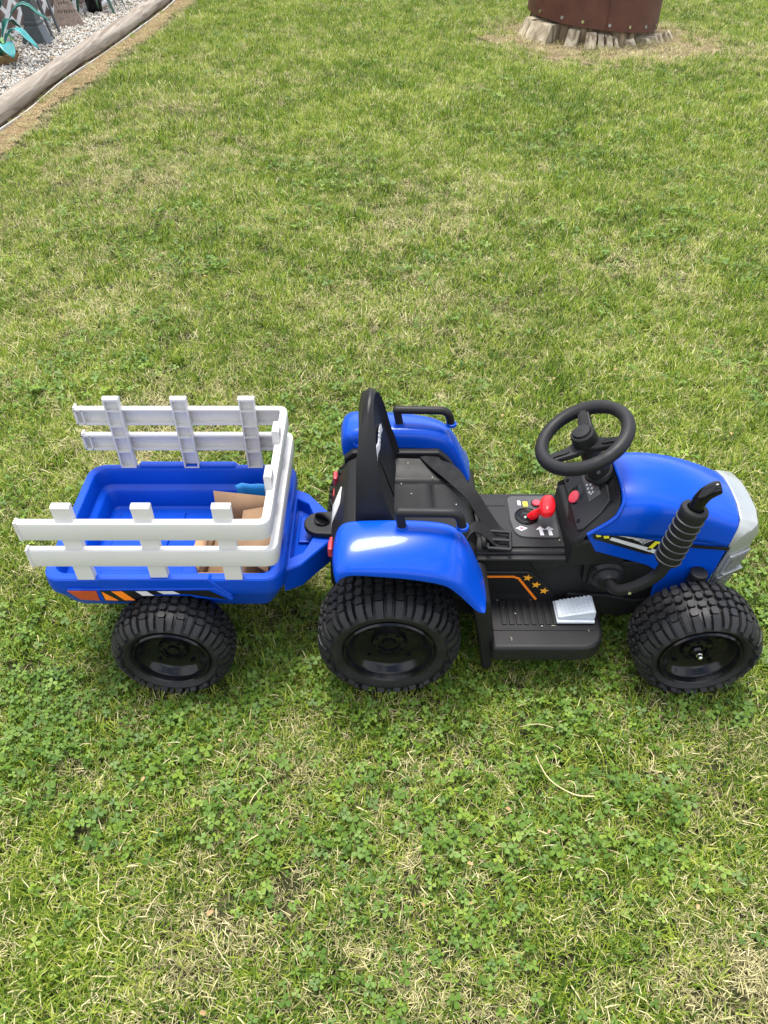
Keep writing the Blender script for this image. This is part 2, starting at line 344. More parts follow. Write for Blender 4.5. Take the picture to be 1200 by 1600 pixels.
# long pale stray stems lying on the lawn
b=MB()
for _ in range(55):
    y=rng.uniform(.3,2.6); x=rng.uniform(-1,1)*.5*(y*.737+.9); a=rng.uniform(0,6.28); ln=rng.uniform(.02,.06); c=rng.normal(0,.5)
    p=[(x+ln*t*math.cos(a+c*t),y+ln*t*math.sin(a+c*t),.0+.008*math.sin(3.1*t)) for t in (0,.25,.5,.75,1)]
    if .8<y<1.3 and -.6<x<.7: continue
    b.tube(p,[.0008,.0008,.0007,.0006,.0004],4)
b.tube(smoothpath([(.26,.690,.002),(.275,.645,.006),(.31,.617,.008),(.345,.615,.004)]),.0011,5)
tag(b.build('stray_stems',mat('dry_stem',(.5,.42,.24),.7,.2,var=.2)),label='thin pale dry stems lying loose on the grass',kind='stuff')
# brown and yellow leaves and bits
b=MB()
for _ in range(60):
    y=rng.uniform(.3,3.5); x=rng.uniform(-1,1)*.5*(y*.737+.9); a=rng.uniform(0,6.28); s=rng.uniform(.003,.006)
    if .8<y<1.3 and -.6<x<.7: continue
    c,sn=math.cos(a),math.sin(a); z=.003
    b.add([(x+(u*c-v*sn)*s,y+(u*sn+v*c)*s,z+hh*s) for u,v,hh in ((-1,0,0),(-.3,.6,.4),(.6,.4,.3),(1,0,-.2),(.5,-.5,.4),(-.4,-.5,.2),(0,0,-.1))],[(6,0,1),(6,1,2),(6,2,3),(6,3,4),(6,4,5),(6,5,0)])
tag(b.build('fallen_leaf_bits',mat('brown_leaf',(.40,.26,.13),.7,.2,var=.45,vscale=8)),label='small withered brown leaf bits scattered on the lawn',kind='stuff')

# ------------------------------------------------------------- wheels
def wheel(parent,x,yf,r,wd,zc,rr,side=1,bolt=False,N=22,style=0):
    """side=+1: outer face looks towards -Y; yf = y of outer face"""
    root=empty('wheel',(x,yf,zc),parent)
    w0=Vector((0,0,0)); q=parent
    while q is not None: w0+=q.location; q=q.parent
    root.location=Vector((x,yf,zc))-w0
    def P(rad,t,h,ang):  # t depth inwards from the outer face
        return Vector((x+ (rad+h)*math.cos(ang), yf+side*t, zc+(rad+h)*math.sin(ang)))
    hb=.0074; rt=r-hb
    # profile: arc of (radius, depth) outer face -> crown -> inner face
    prof=[(rr,.012),(rr+.004,.006),(rr+(rt-rr)*.35,.001),(rt-.022,.000),(rt-.012,.004),(rt-.005,.012),(rt-.001,.026),(rt,wd*.5),(rt-.001,wd-.026),(rt-.005,wd-.012),(rt-.012,wd-.004),(rt-.022,wd),(rr,wd-.006)]
    M=Matrix.Translation((x,yf,zc))@Matrix.Rotation(R(90)*1,4,'X') if side==1 else Matrix.Translation((x,yf,zc))@Matrix.Rotation(-R(90),4,'X')
    # lathe about Y: rows built directly
    b=MB(); n=72
    b.grid([[P(rad,t,0,2*math.pi*k/n) for k in range(n)] for rad,t in prof],True,False)
    # tread path with arclength parameter
    path=[(rt-.019,.0008),(rt-.012,.004),(rt-.005,.012),(rt-.001,.026),(rt,wd*.5)]
    cum=[0]
    for a,c in zip(path,path[1:]): cum.append(cum[-1]+math.dist(a,c))
    tot=cum[-1]
    def surf(s):    # s: 0 shoulder bottom .. 1 centre .. 2 other shoulder
        m=s>1; q=(2-s if m else s)*tot
        for i in range(len(path)-1):
            if q<=cum[i+1]+1e-9:
                t=(q-cum[i])/(cum[i+1]-cum[i]); rad=path[i][0]*(1-t)+path[i+1][0]*t; dp=path[i][1]*(1-t)+path[i+1][1]*t
                dr=path[i+1][0]-path[i][0]; dd=path[i+1][1]-path[i][1]; ll=math.hypot(dr,dd); nr,nd=dd/ll,-dr/ll
                break
        if m: dp=wd-dp; nd=-nd
        return rad,dp,nr,nd
    def block(ang,ss,ws,h=hb):
        top=[];bot=[]
        for s_,w_ in zip(ss,ws):
            rad,dp,nr,nd=surf(s_)
            for sg in (-1,1):
                for lst,hh,e in ((top,h,.86),(bot,-.001,1.12)):
                    a=ang+sg*w_*e/r; R_=rad+nr*hh; lst.append(Vector((x+R_*math.cos(a),yf+side*(dp+nd*hh),zc+R_*math.sin(a))))
        m=len(ss); vs=top+bot; fs=[]; o=2*m
        for i in range(m-1):
            fs.append((2*i,2*i+1,2*i+3,2*i+2)); fs.append((2*i,2*i+2,o+2*i+2,o+2*i)); fs.append((2*i+1,o+2*i+1,o+2*i+3,2*i+3))
        fs.append((0,o,o+1,1)); fs.append((2*m-2,2*m-1,o+2*m-1,o+2*m-2)); b.add(vs,fs)
    pit=2*math.pi/N; w1=.82*math.pi*r/N
    for k in range(N):
        for fl in (0,1):
            f=lambda L:[2-v for v in L] if fl else L
            a=k*pit+(pit*.5 if fl else 0)
            block(a,f([.02,.22,.42]),[w1*.52,w1*.54,w1*.52]); block(a,f([.46,.52,.62,.68]),[w1*.34,w1*.52,w1*.50,w1*.28])
            block(a+pit*.5,f([.12,.3,.42,.56,.63]),[w1*.30,w1*.36,w1*.36,w1*.36,w1*.18],hb*1.05)
            block(a+pit*.5,f([.70,.76,.84,.90]),[w1*.28,w1*.52,w1*.52,w1*.30])
            block(a,f([.74,.80,.93,.99]),[w1*.22,w1*.44,w1*.44,w1*.22])
    ty=b.build('tyre',TYRE,root,smooth=28)
    # rim: stepped, glossy
    dp=.004; k=rr/.072
    rp=[(rr+.001,.013),(rr+.003,.004),(rr,.001),(rr-.003*k,.003),(rr-.006*k,.012),(rr-.009*k,.014),(rr-.014*k,.022),(rr-.020*k,.026),(rr-.034*k,.029),(.030*k,.030),(.027*k,.024),(.022*k,.022),(.019*k,.022),(.017*k,.027),(.012*k,.027),(.010*k,.022),(.001,.022)]
    b=MB(); b.grid([[P(rad,t,0,2*math.pi*j/64) for j in range(64)] for rad,t in rp],True,False)
    nsl=8
    for j in range(nsl):     # raised pads between hub slots
        a=2*math.pi*j/nsl+.2
        p=P(.0245*k,.0225,0,a); q=P(.0145*k,.0265,0,a); tdir=Vector((-math.sin(a),0,math.cos(a)))
        for (c,hw,hl) in ((p,.0028,.0016),):
            d=Vector((math.cos(a),0,math.sin(a))); nn=Vector((0,-side,0))
            vs=[c+d*sx*hl+tdir*sy*hw+nn*sz for sx in (-1,1) for sy in (-1,1) for sz in (-.001,.003)]
            b.add(vs,[(0,1,3,2),(4,6,7,5),(0,4,5,1),(2,3,7,6),(0,2,6,4),(1,5,7,3)])
    for j in range(4):
        a=2*math.pi*j/4+.785
        c=P(.045*k,.027,0,a); 
        b.tube([c,c+Vector((0,-side*.004,0))],.0035,8)
    b.build('rim',BLKG,root,smooth=30)
    if bolt:
        b=MB(); b.tube([P(0,.022,0,0),P(0,.012,0,0)],.0065,6); b.tube([P(0,.012,0,0),P(0,.006,0,0),P(0,.004,0,0)],[.0045,.0045,.002],12); b.build('axle_nut',CHR,root,smooth=30)
    return root
YC=1.05
# =============================================================  TRACTOR
tr=empty('ride_on_tractor',(.28,YC,GZ)); tag(tr,'blue and black childrens ride on toy tractor with black steering wheel and silver grille','toy tractor')
wheel(tr,.562,.826,.113,.100,.085,.070,bolt=True,N=20); wheel(tr,.009,.826,.128,.108,.103,.079,N=22)
wheel(tr,.562,2*YC-.826,.113,.100,.085,.070,side=-1,bolt=True,N=20); wheel(tr,.009,2*YC-.826,.128,.108,.103,.079,side=-1,N=22)
# chassis
b=MB(); b.prism([(-.07,.09),(-.07,.20),(.15,.20),(.50,.205),(.585,.20),(.60,.12),(.50,.07),(.45,.045),(.16,.04),(.02,.06)],.970,1.130); ch=b.build('chassis',BLK,tr,bevel=.006)
# moulded side relief (near and far)
for sg in (1,-1):
    f=lambda y: YC-sg*(YC-y)
    b=MB()
    b.prism([(.165,.198),(.262,.198),(.275,.175),(.315,.175),(.32,.190),(.345,.190),(.345,.205),(.165,.205)],f(.960),f(.972))
    b.prism([(.165,.045),(.165,.165),(.268,.165),(.30,.135),(.345,.065),(.345,.045)],f(.966),f(.972))
    b.prism([(.36,.200),(.365,.148),(.46,.145),(.49,.18),(.49,.2)],f(.957),f(.972))
    b.prism([(.34,.060),(.345,.11),(.42,.105),(.475,.09),(.52,.10),(.52,.06),(.45,.045)],f(.962),f(.972))
    b.build('side_panel',BLK,tr,bevel=.003)
# front axle
b=MB(); b.tube([(.562,.92,.085),(.562,1.18,.085)],.012,12); b.box(.53,.60,.95,1.15,.07,.14)
for yy in (.938,1.162): b.tube([(.562,yy,.06),(.562,yy,.176)],[.017,.017],16)
b.build('front_axle',BLK,tr,bevel=.003)
for yy in (.938,1.162):
    b=MB(); b.tube([(.562,yy,.176),(.562,yy,.196)],.0155,24); b.build('axle_cap',BLK,tr,bevel=.003)
# footboards
for sg in (1,-1):
    f=lambda y: YC-sg*(YC-y)
    y0,y1=sorted((f(.858),f(.985)))
    def rr_poly(x0,x1,r,c=6):
        # outer corners rounded at the front end
        yo=f(.852); yi=f(.985); s=1 if yi>yo else -1
        P=[(x0,yi),(x0,yo)]
        for k in range(c+1):
            a=R(90)*k/c; P.append((x1-r+r*math.sin(a),yo+s*(r-r*math.cos(a))))
        P.append((x1,yi)); return P
    b=MB(); b.prism(rr_poly(.195,.402,.045),.048,.088,'z'); fb=b.build('footboard',BLK,tr,bevel=.008,seg=4)
    b=MB(); 
    ya,yb=sorted((f(.893),f(.975))); b.prism(rr_poly(.205,.392,.035),.0885,.0895,'z')
    b=MB()
    for k in range(8): 
        xx=.218+k*.0135 
        b.box(xx,xx+.0095,*sorted((f(.905),f(.962))),.087,.0905)
    b.build('tread_rib',BLK,fb,bevel=.0012)
    b=MB(); b.box(.20,.385,*sorted((f(.892),f(.896))),.087,.0900); b.build('edge_ridge',BLK,fb,bevel=.001)
    # mud flap post behind the fender
    b=MB(); b.prism([(.150,.19),(.172,.200),(.184,.19),(.200,.085),(.203,.0),(.185,-.005),(.172,.08)],*sorted((f(.872),f(.965)))); b.build('mud_guard',BLK,tr,bevel=.006)
# decal on side: orange line and stars
def flat(poly,y,name,m,par,t=.0008,axis='y'):
    b=MB(); b.prism(poly,y,y-t,axis); return b.build(name,m,par,smooth=30)
flat([(.165,.158),(.262,.158),(.292,.118),(.296,.108),(.165,.108)],.9655,'side_decal',DBLK,tr)
def line(pts,wd):
    L_=[];R_=[]
    for i,p in enumerate(pts):
        a=pts[max(i-1,0)]; c=pts[min(i+1,len(pts)-1)]; dx,dy=c[0]-a[0],c[1]-a[1]; l=math.hypot(dx,dy); nx,ny=-dy/l*wd/2,dx/l*wd/2
        L_.append((p[0]+nx,p[1]+ny)); R_.append((p[0]-nx,p[1]-ny))
    return L_+R_[::-1]
flat(line([(.165,.155),(.238,.155),(.249,.150),(.288,.092)],.0045),.9645,'orange_stripe',DORG,tr,.001)
for cx,cz in ((.265,.152),(.283,.133),(.300,.116)):
    flat([(cx+(.0088 if k%2==0 else .0038)*math.sin(k*math.pi/5+.15),cz+(.0088 if k%2==0 else .0038)*math.cos(k*math.pi/5+.15)) for k in range(10)],.9645,'star',DSTR,tr,.0012)
# pedal
b=MB(); b.prism([(.318,.091),(.318,.097),(.388,.097),(.388,.091)],.905,.957); pd=b.build('pedal',GREYP,tr,bevel=.002)
b=MB(); b.prism([(.320,.0975),(.320,.103),(.384,.118),(.388,.116),(.389,.0975)],.911,.952); pp=b.build('pedal_plate',GREYP,pd,bevel=.002)
b=MB()
for i in range(8):
    for j in range(5):
        xx=.328+i*.0072; yy=.916+j*.0078; zz=.103+(xx-.320)/.064*.015+.0004
        b.box(xx,xx+.0038,yy,yy+.004,zz-.001,zz+.0014)
b.build('pedal_grip',GREYP,pd)
# console
b=MB(); b.prism([(.160,.19),(.160,.207),(.185,.209),(.340,.209),(.345,.19)],.973,1.133); cs=b.build('console',BLK,tr,bevel=.008,seg=4)
b=MB(); b.prism([(.178,.209),(.178,.213),(.332,.213),(.332,.209)],.985,1.121); b.build('console_deck',BLK,cs,bevel=.003)
def fl(poly,z,name,m,par,t=.001):
    b=MB(); b.prism(poly,z,z+t,'z'); return b.build(name,m,par,bevel=0,smooth=30)
def arc(cx,cy,r,a0,a1,n=6): return [(cx+r*math.cos(R(a0+(a1-a0)*k/n)),cy+r*math.sin(R(a0+(a1-a0)*k/n))) for k in range(n+1)]
pl=arc(.250,1.108,.012,90,180)+[(.237,1.05)]+arc(.262,1.030,.022,190,265)+[(.29,1.006)]+arc(.316,1.012,.006,270,360)+[(.323,1.06)]+arc(.312,1.108,.012,0,90)
def scalepoly(P,k):
    cx=sum(p[0] for p in P)/len(P); cy=sum(p[1] for p in P)/len(P); return [(cx+(p[0]-cx)*k,cy+(p[1]-cy)*k) for p in P]
sd_=fl(scalepoly(pl,1.03),.2131,'shifter_plate',DBLK,cs,.0012)
fl(pl,.2144,'shifter_decal',mat('dark_grey_gloss',(.045,.045,.047),.35,var=.1),cs,.0008)
# round recess (dark cup ring) with a lever going to the right
M=Matrix.Translation((.268,1.062,.2145))
b=MB(); b.lathe([(.0225,0),(.0225,.003),(.0205,.004),(.0195,.002),(.013,.0015),(.010,.004),(.001,.006)],M,32); b.build('shifter_boot',BLKG,cs)
b=MB(); b.tube(smoothpath([(.276,1.060,.216),(.283,1.056,.228),(.291,1.052,.240),(.296,1.050,.246)]),[.0085]*7+[.007]*6+[.0085]*6,14)
b.build('shift_lever',RED,tr,smooth=50)
b=MB(); rows=[]
for k in range(13):     # T grip: rounded bar across
    t=k/12; a=math.pi*t; h=-math.cos(a); rad=.0145*math.sin(a)**.45+.0005
    c=Vector((.301+.004*h,1.052+.024*h,.250))
    rows.append([c+Vector((rad*1.05*math.cos(q)*.95,0,rad*.9*math.sin(q))) for q in [2*math.pi*j/20 for j in range(20)]])
b.grid(rows,True,True); b.build('lever_grip',RED,tr,smooth=60)
b=MB(); b.lathe([(.0085,0),(.0085,.003),(.0075,.0045),(.001,.0045)],Matrix.Translation((.292,1.098,.2148)),24); b.build('round_button',PINK,cs,smooth=40)
b=MB(); b.lathe([(.0105,0),(.0105,.002),(.0090,.002),(.0088,0)],Matrix.Translation((.292,1.098,.2146)),24,False); b.build('button_ring',BLKG,cs)
def quad(cx,cy,w_,h_): return [(cx-w_/2,cy-h_/2),(cx+w_/2,cy-h_/2),(cx+w_/2,cy+h_/2),(cx-w_/2,cy+h_/2)]
ZD=.2153
fl(quad(.259,1.100,.006,.013),ZD,'white_mark',DWHT,cs,.0004); fl(quad(.2705,1.097,.009,.013),ZD,'yellow_mark',DYEL,cs,.0004)
fl([(.244,1.030),(.254,1.036),(.266,1.030),(.254,1.023)],ZD,'pale_diamond_mark',DWHT,cs,.0004); fl([(.250,1.030),(.2545,1.033),(.260,1.030),(.2545,1.027)],ZD+.0004,'red_diamond_mark',PINK,cs,.0003)
for cx in (.290,.306):
    fl([(cx-.003,1.011),(cx+.004,1.011),(cx+.003,1.026),(cx+.008,1.0265),(cx-.001,1.035),(cx-.009,1.0265),(cx-.0035,1.026)],ZD,'arrow_mark',DWHT,cs,.0004)
# groove line on the console
b=MB(); b.box(.182,.232,1.094,1.0965,.2125,.2142); b.build('console_ridge',BLK,cs,bevel=.0008)
# dash
YH=1.035
def HS(L_): return [(p[0],p[1]*.86,p[2]) for p in L_]
b=MB(); b.prism([(.326,.195),(.329,.25),(.36,.262),(.43,.262),(.43,.195)],YH-.083,YH+.083); ds=b.build('dashboard',BLK,tr,bevel=.008,seg=4)
PO=[(.331,.083,.236),(.330,.080,.256),(.341,.076,.268),(.366,.068,.297),(.392,.056,.327),(.399,.030,.335),(.400,0,.337)]     # panel edge (x, half width, z)
SR=HS([(.405,0,.352),(.406,.042,.349),(.406,.074,.338),(.401,.086,.324),(.390,.093,.306),(.351,.100,.277)])                      # rear edge of the hood
def edge(K,n): 
    P=[Vector(k) for k in K]; cum=[0]
    for a_,c_ in zip(P,P[1:]): cum.append(cum[-1]+(c_-a_).length)
    out=[]
    for i in range(n+1):
        q=cum[-1]*i/n; j=max(k for k in range(len(cum)-1) if cum[k]<=q+1e-9); out.append(P[j].lerp(P[j+1],(q-cum[j])/(cum[j+1]-cum[j])))
    return out
pe=edge(PO[::-1],16); he=edge(SR+[(.348,.084,.236)],16); rows=[]
for t in range(9):
    u=t/8; half=[p.lerp(q,u)-Vector((0,.0,1))*.010*math.sin(math.pi*u)*0+Vector((-.004,-.002,-.004))*u for p,q in zip(pe,he)]
    rows.append([(p.x,YH-p.y,p.z) for p in half[::-1]]+[(p.x,YH+p.y,p.z) for p in half[1:]])
b=MB(); b.grid(rows); b.add([(p[0],YH-p[1],p[2]) for p in PO]+[(p[0],YH+p[1],p[2]) for p in PO[-2::-1]],[tuple(range(13))])
b.build('dash_cowl',BLK,ds,smooth=50)
e1=Vector((.060,0,.070)).normalized(); nn=Vector((-e1.z,0,e1.x)); O=Vector((.338,YH+.004,.265))
def dp(u,v,h): return O+e1*u+Vector((0,v,0))+nn*h      # u up the slope, v across (+ = far side), h proud
def dplate(poly,h0,h1,name,m,par,bevel=0):
    n=len(poly); b=MB(); b.add([dp(u,v,h0) for u,v in poly]+[dp(u,v,h1) for u,v in poly],[tuple(range(n))[::-1],tuple(range(n,2*n))]+[(i,(i+1)%n,(i+1)%n+n,i+n) for i in range(n)])
    return b.build(name,m,par,bevel=bevel,smooth=30)
dplate([(.002,-.070),(.002,.070),(.012,.074),(.055,.066),(.078,.052),(.083,.0),(.078,-.052),(.055,-.066),(.012,-.074)],-.006,.003,'control_panel',mat('panel_plastic',(.016,.016,.017),.42,bump=.0001,bscale=900),ds,.002)
dplate([(.040,-.028),(.040,.050),(.066,.050),(.066,-.028)],.003,.0042,'button_panel',DGRY,ds,.0008)
def dcyl(u,v,r,h,name,m,r2=1.0,h0=.0025,ov=1.0):
    n=28; b=MB(); rows=[]
    for rad,hh in ((r,h0),(r,h),(r*.85*r2,h+.001),(.0003,h+.001)): rows.append([dp(u+rad*math.cos(a),v+rad*ov*math.sin(a),hh) for a in [2*math.pi*k/n for k in range(n)]])
    b.grid(rows,True,False); return b.build(name,m,ds,smooth=40)
dcyl(.018,.010,.017,.0035,'button_recess',BLKG,ov=1.25); dcyl(.015,.006,.0115,.0065,'start_button',PINK,ov=1.15)
for u,v in ((.010,.058),(.010,-.052)): dcyl(u,v,.0042,.0032,'screw_hole',BLKG); 
for k,(u,v) in enumerate(((.046,.012),(.046,.002),(.046,-.008),(.053,.017),(.053,.007),(.053,-.003),(.053,-.013),(.048,-.014))): dcyl(u,v,.0026 if k<6 else .002,.0044,'dot_mark',DWHT)
dplate([(.058,-.002),(.058,.016),(.0595,.016),(.0595,-.002)],.0042,.0046,'red_line_mark',PINK,ds)
dplate([(.052,.034),(.052,.044),(.054,.044),(.054,.040),(.060,.040),(.060,.037),(.054,.037),(.054,.034)],.0042,.0047,'white_symbol_mark',DWHT,ds)
# steering column & wheel
CW=Vector((.340,YC,.410)); ti=R(28); E1=Vector((math.cos(ti),0,math.sin(ti))); E2=Vector((0,1,0)); NW=Vector((-math.sin(ti),0,math.cos(ti)))
b=MB(); b.tube([CW+NW*-.010,CW+NW*-.030,CW+NW*-.055,CW+NW*-.10],[.018,.017,.019,.021],20); b.tube([CW+NW*-.088,CW+NW*-.082],[.027,.025],24)
col=b.build('steering_column',BLK,tr,smooth=40)
b=MB(); q=CW+NW*-.066+Vector((0,-.019,0)); b.tube([q,q+Vector((0,-.004,0))],.0035,10); b.build('column_screw',CHR,col)
RM=.075; b=MB(); rows=[]
for k in range(96):
    a=2*math.pi*k/96; rad=.0118*(1+.03*math.cos(3*(a-R(80)))); d=E1*math.cos(a)+E2*math.sin(a)
    rad=rad*(.955 if k in (10,11,37,41,75,79) else 1)
    rows.append([CW+d*RM+(d*math.cos(q)+NW*math.sin(q))*rad for q in [2*math.pi*j/16 for j in range(16)]])
rows.append(rows[0]); b.grid(rows,True,False); sw=b.build('steering_wheel',BLK,tr,smooth=60)
for an in (80,200,320):
    a=R(an); d=E1*math.cos(a)+E2*math.sin(a); sdv=NW.cross(d); b=MB(); rows=[]
    for t,wv,hh in ((.012,.017,-.012),(.028,.015,-.012),(.045,.0125,-.007),(.060,.0115,-.002),(.073,.0115,.001)):
        c=CW+d*t+NW*hh; rows.append([c-sdv*wv-NW*.006,c+sdv*wv-NW*.006,c+sdv*wv*.9+NW*.004,c-sdv*wv*.9+NW*.004])
    b.grid(rows,True,True); sp=b.build('spoke',BLK,sw,bevel=.0025)
    b=MB(); rows=[]
    for t,wv,hh in ((.034,.004,-.005),(.040,.0065,-.0035),(.055,.006,.0025),(.066,.0055,.005)):
        c=CW+d*t+NW*hh; rows.append([c-sdv*wv-NW*.003,c+sdv*wv-NW*.003,c+sdv*wv+NW*.0015,c-sdv*wv+NW*.0015])
    b.grid(rows,True,True); b.build('spoke_inlay',SEATM,sw,bevel=.001)
Mh=Matrix((( E1.x,E2.x,NW.x,CW.x),(E1.y,E2.y,NW.y,CW.y),(E1.z,E2.z,NW.z,CW.z),(0,0,0,1)))
b=MB(); b.lathe([(.020,-.022),(.022,-.008),(.0215,.004),(.0205,.010),(.0185,.012),(.0165,.012),(.0163,.0095),(.0155,.0095)],Mh,40,False); b.build('hub',BLK,sw,smooth=35)
b=MB(); b.lathe([(.0155,.008),(.0155,.0145),(.0145,.016),(.008,.0168),(.001,.017)],Mh,40,False); b.build('horn_button',BLK,sw,smooth=35)
# hood
def lerp(a,c,t): return a+(c-a)*t
SR=HS([(.405,0,.352),(.406,.042,.349),(.406,.074,.338),(.401,.086,.324),(.390,.093,.306),(.351,.100,.277)])
SM=HS([(.50,0,.348),(.50,.045,.345),(.50,.082,.333),(.50,.0925,.321),(.50,.0965,.307),(.50,.100,.266)])
SF=HS([(.616,0,.307),(.616,.042,.304),(.614,.078,.295),(.610,.089,.284),(.607,.094,.272),(.602,.0985,.245)])
rows=[]
for k in range(17):
    t=k/16; half=[]
    for a,m_,c in zip(SR,SM,SF):
        A=Vector(a);Mm=Vector(m_);Cc=Vector(c)
        # quadratic through three points at t=0,.45,1
        tm=.47; c0=((t-tm)*(t-1))/((0-tm)*(0-1)); c1=((t)*(t-1))/((tm)*(tm-1)); c2=(t*(t-tm))/((1)*(1-tm))
        half.append(A*c0+Mm*c1+Cc*c2)
    rows.append([(p.x,YH-p.y,p.z) for p in half[::-1]]+[(p.x,YH+p.y,p.z) for p in half[1:]])
b=MB(); b.grid(rows); hood=b.build('hood',BLUE,tr,sub=2,solid=.004)
hood.modifiers.move(0,1)
for sg in (1,-1):
    f=lambda y: YH-sg*(YH-y)
    b=MB(); b.prism([(.353,.277),(.350,.272),(.371,.233),(.472,.197),(.488,.185),(.497,.150),(.500,.100),(.590,.125),(.604,.248),(.500,.266),(.42,.275)],f(.9515),f(.962)); b.build('hood_side',BLUE,hood,bevel=.003)
    flat([(.500,.2515),(.603,.2405),(.603,.2475),(.500,.2585)],f(.9475) if sg==1 else f(.9475)+.0008,'black_stripe',DBLK,hood)
# rim edge along rear of hood
b=MB(); pts=[(p[0]-.001,YH-p[1],p[2]+.0005) for p in SR[::-1]]+[(p[0]-.001,YH+p[1],p[2]+.0005) for p in SR[1:]]
b.tube(smoothpath(pts,4),.0035,8); b.build('hood_edge',BLUE,hood,smooth=60)
# hood sticker
_flat=flat
def flat(poly,*a,**k): return _flat([(.358+(x-.362)*1.13,z+.0165-.02*(x-.362)) for x,z in poly],*a,**k)
YS=.9508
flat([(.362,.2625),(.382,.2655),(.470,.2455),(.466,.213),(.455,.2135),(.366,.2495)],YS,'hood_sticker',DBLK,hood)
YS-=.0009
for q in ([(.368,.2605),(.375,.2612),(.377,.2555),(.370,.2548)],[(.380,.2572),(.388,.2580),(.390,.2523),(.382,.2515)]): flat(q,YS,'yellow_square',DYEL,hood,.0004)
flat([(.3935,.2545),(.3905,.2485),(.4665,.2165),(.4680,.2250)],YS,'white_bar',DWHT,hood,.0004)
for i in range(5):
    z0=.2610-.0028*i; x0=.392+.010*i; flat([(x0,z0),(x0,z0+.0009),(.4575-.003*i,z0-.0140+.0009+.0005*i),(.4575-.003*i,z0-.0140+.0005*i)],YS,'thin_line',DWHT,hood,.0004)
flat([(.452,.2260),(.459,.2245),(.466,.2400),(.471,.2402),(.469,.2455),(.462,.2462)],YS,'yellow_chevron',DYEL,hood,.0004)
flat=_flat
# grille
RT=[(.601,.100,.248),(.606,.0952,.274),(.610,.090,.286),(.614,.078,.297),(.616,.042,.306),(.616,0,.309)]
RA=[(.604,.101,.242),(.617,.100,.270),(.632,.094,.283),(.646,.081,.289),(.653,.042,.293),(.654,0,.294)]
RA2=[(.6045,.1015,.232),(.621,.100,.250),(.639,.094,.262),(.654,.082,.267),(.660,.042,.270),(.661,0,.271)]
RB=[(.593,.099,.14),(.607,.0965,.14),(.624,.088,.14),(.638,.075,.14),(.645,.034,.14),(.647,0,.14)]
RC=[(.587,.097,.118),(.600,.094,.116),(.617,.085,.114),(.631,.072,.112),(.635,.034,.112),(.637,0,.112)]
def full(r): return [(p[0],YH-p[1]*.86,p[2]) for p in r]+[(p[0],YH+p[1]*.86,p[2]) for p in r[-2::-1]]
b=MB(); b.grid([full(r) for r in (RT,RA,RA2,RB,RC)]); gr=b.build('grille',SILV,tr,sub=0,solid=.006,smooth=50)
m=gr.modifiers.new('bevel','BEVEL'); m.width=.003; m.segments=3; m.angle_limit=R(20)
def gpt(sg,u,z,h):   # point on the angled corner: u 0..1 from hood side to nose
    t=(.240-z)/.10; A=Vector((.612,.0880)).lerp(Vector((.600,.0850)),t); B_=Vector((.651,.0750)).lerp(Vector((.6345,.0700)),t)
    p=A.lerp(B_,u); d=(B_-A).normalized(); n=Vector((-d.y,d.x)); n=n if n.y>0 else -n
    p=p+n*h; return (p.x,YH-sg*p.y,z)
for sg in (1,-1):
    for za,zb in ((.190,.232),(.136,.176)):
        b=MB(); b.add([gpt(sg,u,z,h) for h in (-.001,.0045) for (u,z) in ((-.06,zb-.004),(.86,zb+.006),(.82,za+.004),(-.06,za-.002))],[(0,1,2,3),(4,5,6,7),(0,1,5,4),(1,2,6,5),(2,3,7,6),(3,0,4,7)]); hf=b.build('headlight_frame',SILV,gr,bevel=.0015)
        b=MB(); b.add([gpt(sg,u,z,h) for h in (.004,.0062) for (u,z) in ((.04,zb-.007),(.76,zb+.001),(.72,za+.008),(.02,za+.002))],[(0,1,2,3),(4,5,6,7),(0,1,5,4),(1,2,6,5),(2,3,7,6),(3,0,4,7)]); b.build('headlight',LENS,gr,smooth=20)
    b=MB(); b.add([gpt(sg,u,z,h) for h in (.000,.0095) for (u,z) in ((-.05,.187),(1.0,.192),(1.0,.186),(-.05,.181))],[(0,1,2,3),(4,5,6,7),(0,1,5,4),(1,2,6,5),(2,3,7,6),(3,0,4,7)]); b.build('grille_ridge',SILV,gr,bevel=.0015)
# exhaust
b=MB(); b.lathe([(.033,0),(.033,.004),(.030,.008),(.026,.010),(.026,.015),(.021,.018),(.018,.022),(.017,.027)],Matrix.Translation((.404,.958,.170))@Matrix.Rotation(R(90),4,'X'),40); b.box(.372,.398,.950,.960,.150,.192); ex0=b.build('exhaust_flange',BLK,tr,smooth=40)
b=MB(); b.tube([(.378,.9485,.185),(.378,.9455,.185)],.005,14); b.build('flange_bolt',BLK,ex0,bevel=.001)
b=MB(); b.tube(smoothpath([(.404,.950,.172),(.405,.925,.175),(.412,.908,.181),(.430,.897,.199),(.448,.890,.222),(.462,.886,.245),(.468,.885,.268),(.469,.885,.285)],5),.0102,16); ex=b.build('exhaust_pipe',BLK,tr,smooth=60)
b=MB(); b.tube([(.425,.889,.196),(.425,.886,.197)],.003,8); b.build('pipe_screw',CHR,ex)
A=Vector((.468,.885,.283)); B_=Vector((.484,.885,.397)); ax=(B_-A).normalized(); LEN=(B_-A).length
sx=ax.cross(Vector((0,1,0))).normalized(); sy=ax.cross(sx)
Mm=Matrix(((sx.x,sy.x,ax.x,A.x),(sx.y,sy.y,ax.y,A.y),(sx.z,sy.z,ax.z,A.z),(0,0,0,1)))
b=MB(); b.lathe([(.012,-.004),(.019,-.002),(.0212,.002)]+[(.0208,LEN*.9)]+[(.0215,LEN*.90),(.0220,LEN*.97),(.0205,LEN),(.0135,LEN+.001),(.0125,LEN-.006)],Mm,36); mf=b.build('muffler',BLK,tr,smooth=35)
RIBM=mat('muffler_rib_plastic',(.035,.035,.036),.45,bump=.0001,bscale=900)
